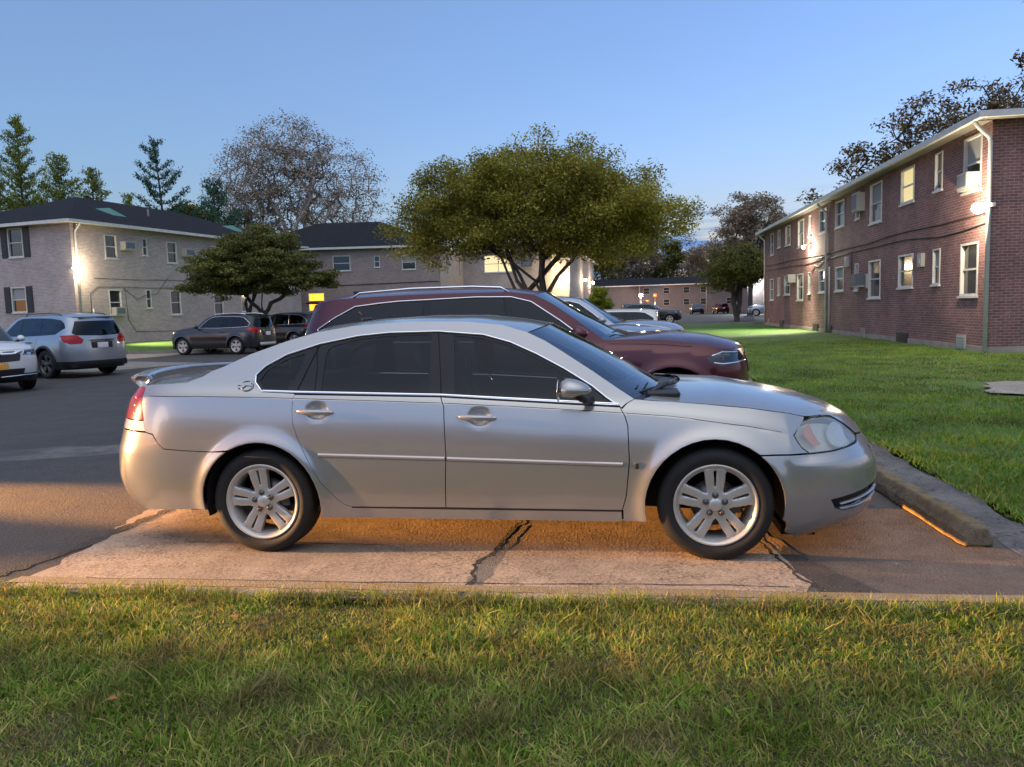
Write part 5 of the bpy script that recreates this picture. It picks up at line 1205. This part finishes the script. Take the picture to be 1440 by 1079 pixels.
for x,y,s,mt,lb in ((-1.86,3.42,.022,'leafbrown','curled brown leaf in the grass near the parking bay edge, left of centre'),(-.62,3.05,.03,'leafdark','dark crumpled leaf in the grass at the centre of the verge'),(-.80,1.93,.014,'leafbrown','small orange leaf lying in the grass near the bottom centre'),(-1.84,2.0,.018,'leafbrown','reddish leaf at the bottom left corner of the verge'),(-1.95,2.62,.018,'leafbrown','pale brown leaf in the grass at left'),(.85,3.2,.03,'leafbrown','yellowish leaf in the grass right of centre')):
    leaf_obj(x,y,.035,s,random.uniform(0,6),M[mt],lb)
def litter():
    r=np.random.default_rng(8); V=[];F=[]
    def bit(x,y,s,z):
        a=r.uniform(0,6.28); k=int(r.integers(3,6)); b=len(V); t=r.uniform(-.4,.4,2)
        for i in range(k):
            q=a+6.28*i/k; rr=s*(.5+.7*r.random()); dx,dy=rr*math.cos(q),rr*math.sin(q)*.7; V.append((x+dx,y+dy,z+.002+abs(dx*t[0]+dy*t[1])))
        F.append(tuple(range(b,b+k)))
    for _ in range(420): bit(r.uniform(-3.3,2.6),3.82+r.random()**2.2*2.9,.004+.010*r.random()**2,.006)
    for _ in range(160): bit(r.uniform(-3.3,2.5),3.81+.10*r.random(),.006+.012*r.random(),.006)
    for _ in range(130): bit(2.25+.4*r.random(),r.uniform(3.9,8),.008+.012*r.random(),.008)
    o=mesh_obj('leaf_litter',V,F,M['litter']); tag(o,'crumbs of dry leaf and grit scattered over the parking bay','litter',kind='stuff')
M['litter']=leafmat('litter_bits',[(.05,.035,.02),(.20,.12,.05),(.02,.018,.015),(.28,.22,.14)],.8,.0)
litter()
# ---------------- trees ----------------
def tree(name,label,base,crown,fork,ncl,nleaf,lsize,cr,lm,bm,tr=.3,seed=1,shell=.45,up=.0,nlimb=5,trunks=1,spread=.6,tipr=.018,cat='tree',group=None,flat=1,zmin=None,quads=1,gap=0):
    r=np.random.default_rng(seed); C_=[];tot=sum(c[3]*c[4]*c[5] for c in crown)
    for c in crown:
        k=max(3,int(ncl*c[3]*c[4]*c[5]/tot)); d=r.normal(size=(k,3)); d/=np.linalg.norm(d,axis=1,keepdims=True); rr=r.random(k)**shell
        p=np.array(c[:3])+d*rr[:,None]*np.array(c[3:6]); p[:,2]+=0; C_.append(p)
    C_=np.concatenate(C_)
    if zmin is not None: C_=C_[C_[:,2]>zmin]
    nodes=[];par=[]
    def addn(p,pa): nodes.append(np.array(p,float)); par.append(pa); return len(nodes)-1
    b=addn((0,0,-.15),-1); tops=[]
    cen=C_.mean(0)
    for t in range(trunks):
        ang=2*math.pi*t/trunks+.5; pa=b; tx,ty=(math.cos(ang)*spread*fork*.5,math.sin(ang)*spread*fork*.25) if trunks>1 else (0,0)
        for k in range(1,6):
            q=k/5; pa=addn((tx*q**1.3+.04*r.normal()*fork*.2,ty*q**1.3+.04*r.normal()*fork*.2,fork*q),pa)
        tops.append(pa)
    # main limbs
    for k in range(nlimb):
        i=int(r.integers(len(C_))); tgt=C_[i]*np.array([.72,.72,.9]); s=tops[k%len(tops)]; p0=nodes[s]; pa=s; n=5
        for j in range(1,n+1):
            q=j/n; w_=p0+(tgt-p0)*q; w_=w_+np.array([0,0,up*math.sin(math.pi*q)*np.linalg.norm(tgt-p0)*.5])+r.normal(size=3)*.03*np.linalg.norm(tgt-p0); pa=addn(w_,pa)
    order=np.argsort(np.linalg.norm(C_-nodes[tops[0]],axis=1)); NP=np.array(nodes)
    clid=[]; plen=[0]*len(nodes)
    for i in order:
        c=C_[i]; N_=np.array(nodes); d=np.linalg.norm(N_-c,axis=1); d[0:3]+=100
        d=d+.35*np.linalg.norm(N_-N_[tops[0]],axis=1)*.3; s=int(np.argmin(d)); p0=N_[s]; L=np.linalg.norm(c-p0); n=max(1,int(L/(.45+.02*L)));n=min(n,6); pa=s
        for j in range(1,n+1):
            q=j/n; w_=p0+(c-p0)*q+np.array([0,0,(.12+up*.3)*math.sin(math.pi*q)*L])+(r.normal(size=3)*.06*L if j<n else 0); pa=addn(w_,pa)
        clid.append(pa)
    N_=np.array(nodes); P_=np.array(par); cnt=np.zeros(len(N_)); 
    for i in clid: cnt[i]+=1
    for i in range(len(N_)-1,0,-1): cnt[P_[i]]+=cnt[i]
    R__=tipr*np.maximum(cnt,1)**.5; R__=R__*min(1,tr/R__[1]) if R__[1]>tr else R__*(tr/R__[1])**.6; R__[0]=R__[1]*1.5
    idx=np.arange(1,len(N_)); a=N_[P_[idx]]; bb=N_[idx]; ra=np.minimum(R__[P_[idx]],R__[idx]*1.5); rb=R__[idx]; t=bb-a; t/=np.linalg.norm(t,axis=1,keepdims=True)+1e-9
    ref=np.where(np.abs(t[:,2:3])<.9,np.array([[0,0,1.]]),np.array([[1.,0,0]])); e1=np.cross(t,ref); e1/=np.linalg.norm(e1,axis=1,keepdims=True); e2=np.cross(t,e1)
    k=6; V=np.zeros((len(idx),2*k,3)); 
    for j in range(k):
        an=2*math.pi*j/k; dd=e1*math.cos(an)+e2*math.sin(an); V[:,j]=a+dd*ra[:,None]; V[:,k+j]=bb+t*rb[:,None]*.3+dd*rb[:,None]
    F=(np.arange(len(idx))*2*k)[:,None,None]+np.array([[j,(j+1)%k,k+(j+1)%k,k+j] for j in range(k)])[None]
    root=empty(name,base,0,label,cat,group)
    mesh_obj('trunk',V.reshape(-1,3),F.reshape(-1,4),bm,root,smooth=True)
    # leaves
    nc=len(C_); per=QG(nleaf)//nc; w_=(.4+1.2*r.random(nc)); ids=np.repeat(np.arange(nc),(per*w_).astype(int)+1)
    c=C_[ids]; n=len(c); off=r.normal(size=(n,3)); off/=np.linalg.norm(off,axis=1,keepdims=True); off=off*(r.random(n)**.55*2.2*cr)[:,None]*np.array([1,1,.62*flat]); p=c+off
    s=lsize*(.5+.9*r.random(n)); nn=r.normal(size=(n,3)); nn[:,2]=np.abs(nn[:,2])+.5; nn/=np.linalg.norm(nn,axis=1,keepdims=True); q=r.normal(size=(n,3)); e1=np.cross(nn,q); e1/=np.linalg.norm(e1,axis=1,keepdims=True); e2=np.cross(nn,e1)
    V=np.stack([p-e1*s[:,None]*.9,p-e2*s[:,None]*.45+nn*s[:,None]*.12,p+e1*s[:,None]*.9,p+e2*s[:,None]*.45+nn*s[:,None]*.12],1).reshape(-1,3); F=(np.arange(n)*4)[:,None]+np.arange(4)[None]
    mesh_obj('crown',V,F,lm,root); return root
M['l_big']=leafmat('broad_tree_leaves',[(0.139, 0.156, 0.02), (0.237, 0.228, 0.032), (0.31, 0.244, 0.041), (0.179, 0.196, 0.029)],.6,.25)
M['l_dark']=leafmat('dark_tree_leaves',[(0.07, 0.101, 0.023), (0.101, 0.132, 0.028), (0.186, 0.132, 0.034), (0.078, 0.109, 0.023)],.6,.2)
M['l_brown']=leafmat('brown_leaves',[(.26,.20,.15),(.20,.16,.11),(.31,.23,.165),(.19,.17,.10)],.7,.2)
M['l_con']=leafmat('conifer_needles',[(.03,.07,.045),(.045,.10,.06),(.06,.12,.065)],.7,.1)
M['l_olive']=leafmat('olive_leaves',[(0.152, 0.189, 0.028), (0.202, 0.234, 0.037), (0.113, 0.152, 0.032)],.6,.25)
M['l_rust']=leafmat('rusty_oak_leaves',[(0.143, 0.094, 0.036), (0.2, 0.122, 0.043), (0.108, 0.094, 0.04)],.7,.2)
M['l_lime']=leafmat('lime_leaves',[(.15,.22,.02),(.20,.26,.03),(.10,.17,.02)],.6,.3)
tree('broad_tree','broad spreading olive green tree with several dark leaning trunks in the middle',(-4.37,42.0,0),[(-.2,0,6.9,6.8,5.2,2.9),(-5.0,0,6.0,3.1,3,1.9),(5.2,.3,5.6,3.9,3.4,2.0),(.3,0,8.2,4.6,4,2.5),(3.0,0,7.0,4.6,4,2.7),(-2.8,0,7.2,4.2,3.6,2.7)],2.0,800,210000,.088,.46,M['l_big'],M['bark'],.22,11,.6,.25,7,3,.8,.017,zmin=3.5)
tree('small_tree','low dark spreading tree behind the dark grey vehicle on the left',(-16.6,34.4,.1),[(0,0,3.7,3.0,2.4,1.3),(-1.7,0,3.2,2.0,1.8,.9),(1.9,0,3.1,2.0,1.7,.9),(.1,0,4.7,1.8,1.5,1.0)],1.5,380,100000,.068,.25,M['l_dark'],M['bark'],.13,5,.6,.1,6,2,.5,.011,flat=.55,zmin=2.3)
tree('bare_tree','tall thinning brown tree with pale limbs behind the blocks on the left',(-32.3,76,0),[(-1.5,0,14.5,6.8,5,6.2),(5.0,0,13.5,5.0,4,5.2),(-5.5,0,11.5,4,3.5,4.2),(0,0,18,4.4,3.6,3.6)],5.5,850,46000,.115,.55,M['l_brown'],M['barklight'],.42,7,.45,.5,10,3,.5,.030,zmin=6.5)
def conifer(label,base,h,w,seed,lm,n=26,lean=0):
    r=np.random.default_rng(seed); root=empty('conifer_tree',base,0,label,'conifer','conifers behind the left blocks'); m=MB(); m.tube([(0,0,-.1),(lean*.3,0,h*.5),(lean,0,h)],[.22,.12,.03],7); V=[];F=[]
    for i in range(n):
        t=.22+.78*i/n; z=h*t; L=w*(1-t)**.7*(.45+.85*r.random())+.3; a=r.uniform(0,2*np.pi)
        for s in range(2):
            aa=a+s*np.pi+r.normal()*.3; e=np.array([math.cos(aa),math.sin(aa),0]); n_=7; pts=[]
            for j in range(n_+1):
                q=j/n_; pts.append(np.array([lean*t,0,z])+e*L*q+np.array([0,0,L*(.12*q+.45*q*q)]))
            m.tube([tuple(p) for p in pts],[.04*(1-j/n_)+.008 for j in range(n_+1)],4)
            k=int(QG(170)*L/2)+10; q=r.random(k)**.8; ii=(q*n_).astype(int).clip(0,n_-1); P_=np.array(pts); c=P_[ii]+(P_[ii+1]-P_[ii])*((q*n_-ii)[:,None])
            c=c+r.normal(size=(k,3))*np.array([.13,.13,.09])*1.2; 
            for cc in c:
                d=r.normal(size=3); d[2]=abs(d[2])+.4; d/=np.linalg.norm(d); sd=np.cross(d,r.normal(size=3)); sd/=np.linalg.norm(sd); b=len(V); V+= [tuple(cc-sd*.05),tuple(cc+sd*.05),tuple(cc+d*.24)]; F.append((b,b+1,b+2))
    m.build('trunk',M['bark'],root); mesh_obj('crown',V,F,lm,root); return root
conifer('tall sparse dark blue green conifer left of the bare brown tree',(-37.5,62,0),16.8,6.4,2,M['l_con'],19,-.6)
conifer('shorter dark conifer beside the tall sparse conifer',(-43.5,66,0),13.0,2.8,4,M['l_olive'],24)
conifer('dark conifer standing right behind the beige block, nearest the bare tree',(-33.6,63,0),13.2,4.4,9,M['l_con'],26)
tree('olive_tree','olive green bushy tree at the very left edge behind the beige roof',(-54.5,67,0),[(0,0,9.5,5,3,4)],3,130,26000,.15,.5,M['l_olive'],M['bark'],.3,31,.6,.5,4,cat='tree')
conifer('leftmost olive spire shaped tree above the beige roof',(-56.5,65,0),19.6,4.0,14,M['l_olive'],40)
conifer('tallest olive spire shaped tree above the beige roof',(-53.2,65,0),20.2,4.2,15,M['l_olive'],42)
conifer('olive spire shaped tree right of the tallest spire above the beige roof',(-49.4,65,0),16.6,3.8,16,M['l_olive'],40)
conifer('lowest olive spire shaped tree left of the tall sparse conifer',(-46.2,65,0),15.2,3.4,17,M['l_olive'],36)
tree('olive_tree','olive green bushy tree left of the conifers behind the beige roof',(-46.5,66,0),[(0,0,8.6,4.6,3,3.6),(2.5,0,9.5,2.0,1.5,2.8)],3,150,36000,.15,.5,M['l_olive'],M['bark'],.3,32,.6,.5,4,cat='tree')
tree('olive_tree','dark green rounded tree between the conifers and the beige roof ridge',(-41.5,70,0),[(0,0,9.2,4.4,3,3.2),(2.5,0,11,1.6,1.4,2.2)],3,110,26000,.17,.55,M['l_dark'],M['bark'],.3,33,.6,.5,4,cat='tree')
tree('oak_tree','big rusty leaved tree rising behind the red brick roof',(20.5,50,0),[(0,0,10.5,4.6,4,3.3),(-4.2,0,8.6,3.2,3,2.4),(4.2,0,11.6,3.6,3,2.8),(-7.0,0,7.2,1.8,2,1.4),(6.5,0,9,3,3,2.8)],4,300,30000,.13,.42,M['l_rust'],M['bark'],.4,41,.5,.3,8,1,tipr=.026)
tree('oak_tree','dark leafy tree whose branch tips enter the picture at the top right edge',(19.0,33.5,0),[(0.2,0,10.5,3.0,3,3.6),(-.3,0,13.6,2.7,2,1.9)],4,120,15000,.12,.32,M['l_rust'],M['bark'],.35,42,.5,.3,6,1)
tree('oak_tree','hazy brown tree in the distance between the broad tree and the red block',(16.1,94,0),[(0,0,11,4.6,4,3.2),(-2,0,8.5,3,3,2.2),(2.5,0,9.5,3.4,3,2.4)],4,150,20000,.16,.50,M['l_brown'],M['bark'],.35,43,.55,.3,7,1)
tree('round_tree','dark rounded tree on the lawn at the far end of the red block',(9.85,63.6,0),[(0,0,4.3,2.9,2.4,1.8),(-1.3,0,3.6,1.9,1.6,1.0),(1.6,0,4.6,1.6,1.5,1.4)],1.5,150,34000,.09,.34,M['l_dark'],M['bark'],.24,44,.6,.2,6,2,.4,.016,zmin=1.9)
tree('lime_bush','bright yellow green bush lit by the lamp at the end of the block',(-1.5,84,0),[(0,0,1.7,1.25,1.2,1.7),(0,0,2.9,.9,.9,1.0)],.6,60,14000,.10,.30,M['l_lime'],M['bark'],.1,45,.6,.1,4,1,cat='bush')
for i,(x,y,h,w_,mt,lb) in enumerate(((-3,150,15,6.5,'l_dark','dark tree in the far row, immediately right of the receding side wall'),(4.5,158,17,6,'l_brown','tall brownish tree in the far row above the white street lamp'),(11.5,165,16,6.5,'l_dark','dark tree in the far row above the orange street lamp'),(19,158,14,6.5,'l_brown','brownish tree in the far row left of the dark round tree'),(28,160,15,7,'l_dark','dark tree in the far row behind the dark round tree'),(-12,160,17,8,'l_brown','brownish tree in the far row behind the receding side wall'))):
    tree('far_tree',lb,(x,y,0),[(0,0,h*.62,w_,3,h*.34),(w_*.3,0,h*.8,w_*.6,2.5,h*.2),(-w_*.4,0,h*.45,w_*.6,2.5,h*.22)],3,110,13000,.26,.75,M[mt],M['bark'],.35,60+i,.6,.4,6,1,tipr=.05,group='trees in the far row')
# unseen tree belt added behind the viewpoint to darken the reflections in the cars
for i,(x,y,h,w_,lb) in enumerate(((-36,-40,9,10,'leftmost dark tree'),(-18,-43,11,11,'second dark tree from the left'),(0,-41,9,10,'middle dark tree'),(18,-44,11,11,'second dark tree from the right'),(36,-40,10,10,'rightmost dark tree'))):
    tree('broad_tree',lb+' in the added unseen belt behind the viewpoint',(x,y,0),[(0,0,h*.5,w_,3,h*.5),(w_*.3,0,h*.75,w_*.6,2.5,h*.3)],1,90,12000,.6,1.5,M['l_dark'],M['bark'],.3,80+i,.6,.4,4,1,tipr=.05,group='added trees behind the viewpoint')
# ---------------- vehicles ----------------
sedan('parked_car','silver four door sedan parked nearest the camera seen from its right side',(-2.214,5.411,0),rad(-1.04),M['silver'],'parked cars')
suv('parked_car','long maroon utility vehicle with silver roof rails parked behind the silver sedan',(-2.47,9.25,0),0,M['maroon'],'parked cars',L=(1.32,3.09,.92),Wd=1.0,R=.39,rails='chrome',sp=.035)
suv('parked_car','silver blue crossover just beyond the maroon utility vehicle',(-2.55,13.3,0),0,M['bluesilver'],'parked cars',L=(1.0,2.75,.95),Wd=.93,R=.35,H=1.0,rails=None,detail=False)
suv('parked_car','dark windowed silver crossover, third beyond the sedan with its headlamp showing',(-2.1,17.0,0),0,M['bluesilver'],'parked cars',L=(1.0,2.75,.92),Wd=.93,R=.35,H=1.0,rails=None,detail=False)
suv('parked_car','small white wagon facing left with a red rear lamp beyond the silver crossovers',(.75,26.5,0),rad(180),M['whitep'],'parked cars',L=(.9,2.6,.85),Wd=.86,R=.32,H=.80,rails=None,detail=False)
suv('parked_car','black pickup shaped vehicle facing right on the far road',(1.6,63.5,0),rad(-4),M['blackp'],'parked cars',L=(1.0,2.95,.95),Wd=.96,R=.37,H=.97,rails=None,detail=False)
suv('parked_car','silver utility vehicle far away between the dark round tree and the red block',(18.6,88,0),rad(165),M['bluesilver'],'parked cars',L=(1.0,2.8,.95),Wd=.95,R=.38,H=1.0,rails=None,detail=False)
for x,y,mt,lb in ((12.5,120,'blackp','dark car parked far away in front of the low pinkish block'),(16.2,118,'maroon','reddish car far away right of the dark car by the low pinkish block'),(3.6,112,'maroon','dark red vehicle just above the white wagon roof in the distance')):
    suv('parked_car',lb,(x,y,0),rad(-90 if mt!='maroon' else 95),M[mt],'parked cars',L=(.95,2.7,.9),Wd=.92,R=.34,H=.88,rails=None,detail=False,sp=.08)
# left group
th=rad(180-20)
suv('parked_car','silver blue three row utility vehicle at the left seen from its rear corner',(-14.98,19.9,0),rad(160),M['bluesilver'],'parked cars',L=(1.1,2.9,1.0),Wd=.97,R=.39,H=1.0,glassM='privacy',clad=.46,rails='black',alloy='darkalloy',chrome=False,dlo=[(-.74,1.36),(-.66,1.50),(-.50,1.58),(.06,1.635),(.95,1.655),(1.35,1.645),(1.58,1.585),(1.90,1.37),(2.16,1.17),(1.0,1.15),(-.40,1.19)],sp=.04,rear='dark')
suv('parked_car','white crossover with a chrome grille at the left edge',(-16.2,16.9,0),rad(-32),M['whitep'],'parked cars',L=(.95,2.66,.92),Wd=.92,R=.36,H=.95,clad=.42,rails=None,front='chrome',plate='plateyellow',sp=.04)
suv('parked_car','dark grey crossover with bright alloy wheels in front of the small dark tree',(-15.15,30.6,0),rad(169),M['greyp'],'parked cars',L=(.93,2.69,.88),Wd=.92,R=.355,H=.95,rails='chrome',wstyle='double',clad=None,sp=.045,bump_bright=True,cladM='greyc' if 'greyc' in M else 'dark')
suv('parked_car','black crossover behind the dark grey one with its red rear lamp showing',(-14.6,35.3,0),rad(165),M['blackp'],'parked cars',L=(1.0,2.75,.9),Wd=.93,R=.36,H=.96,rails=None,sp=.06,detail=False)
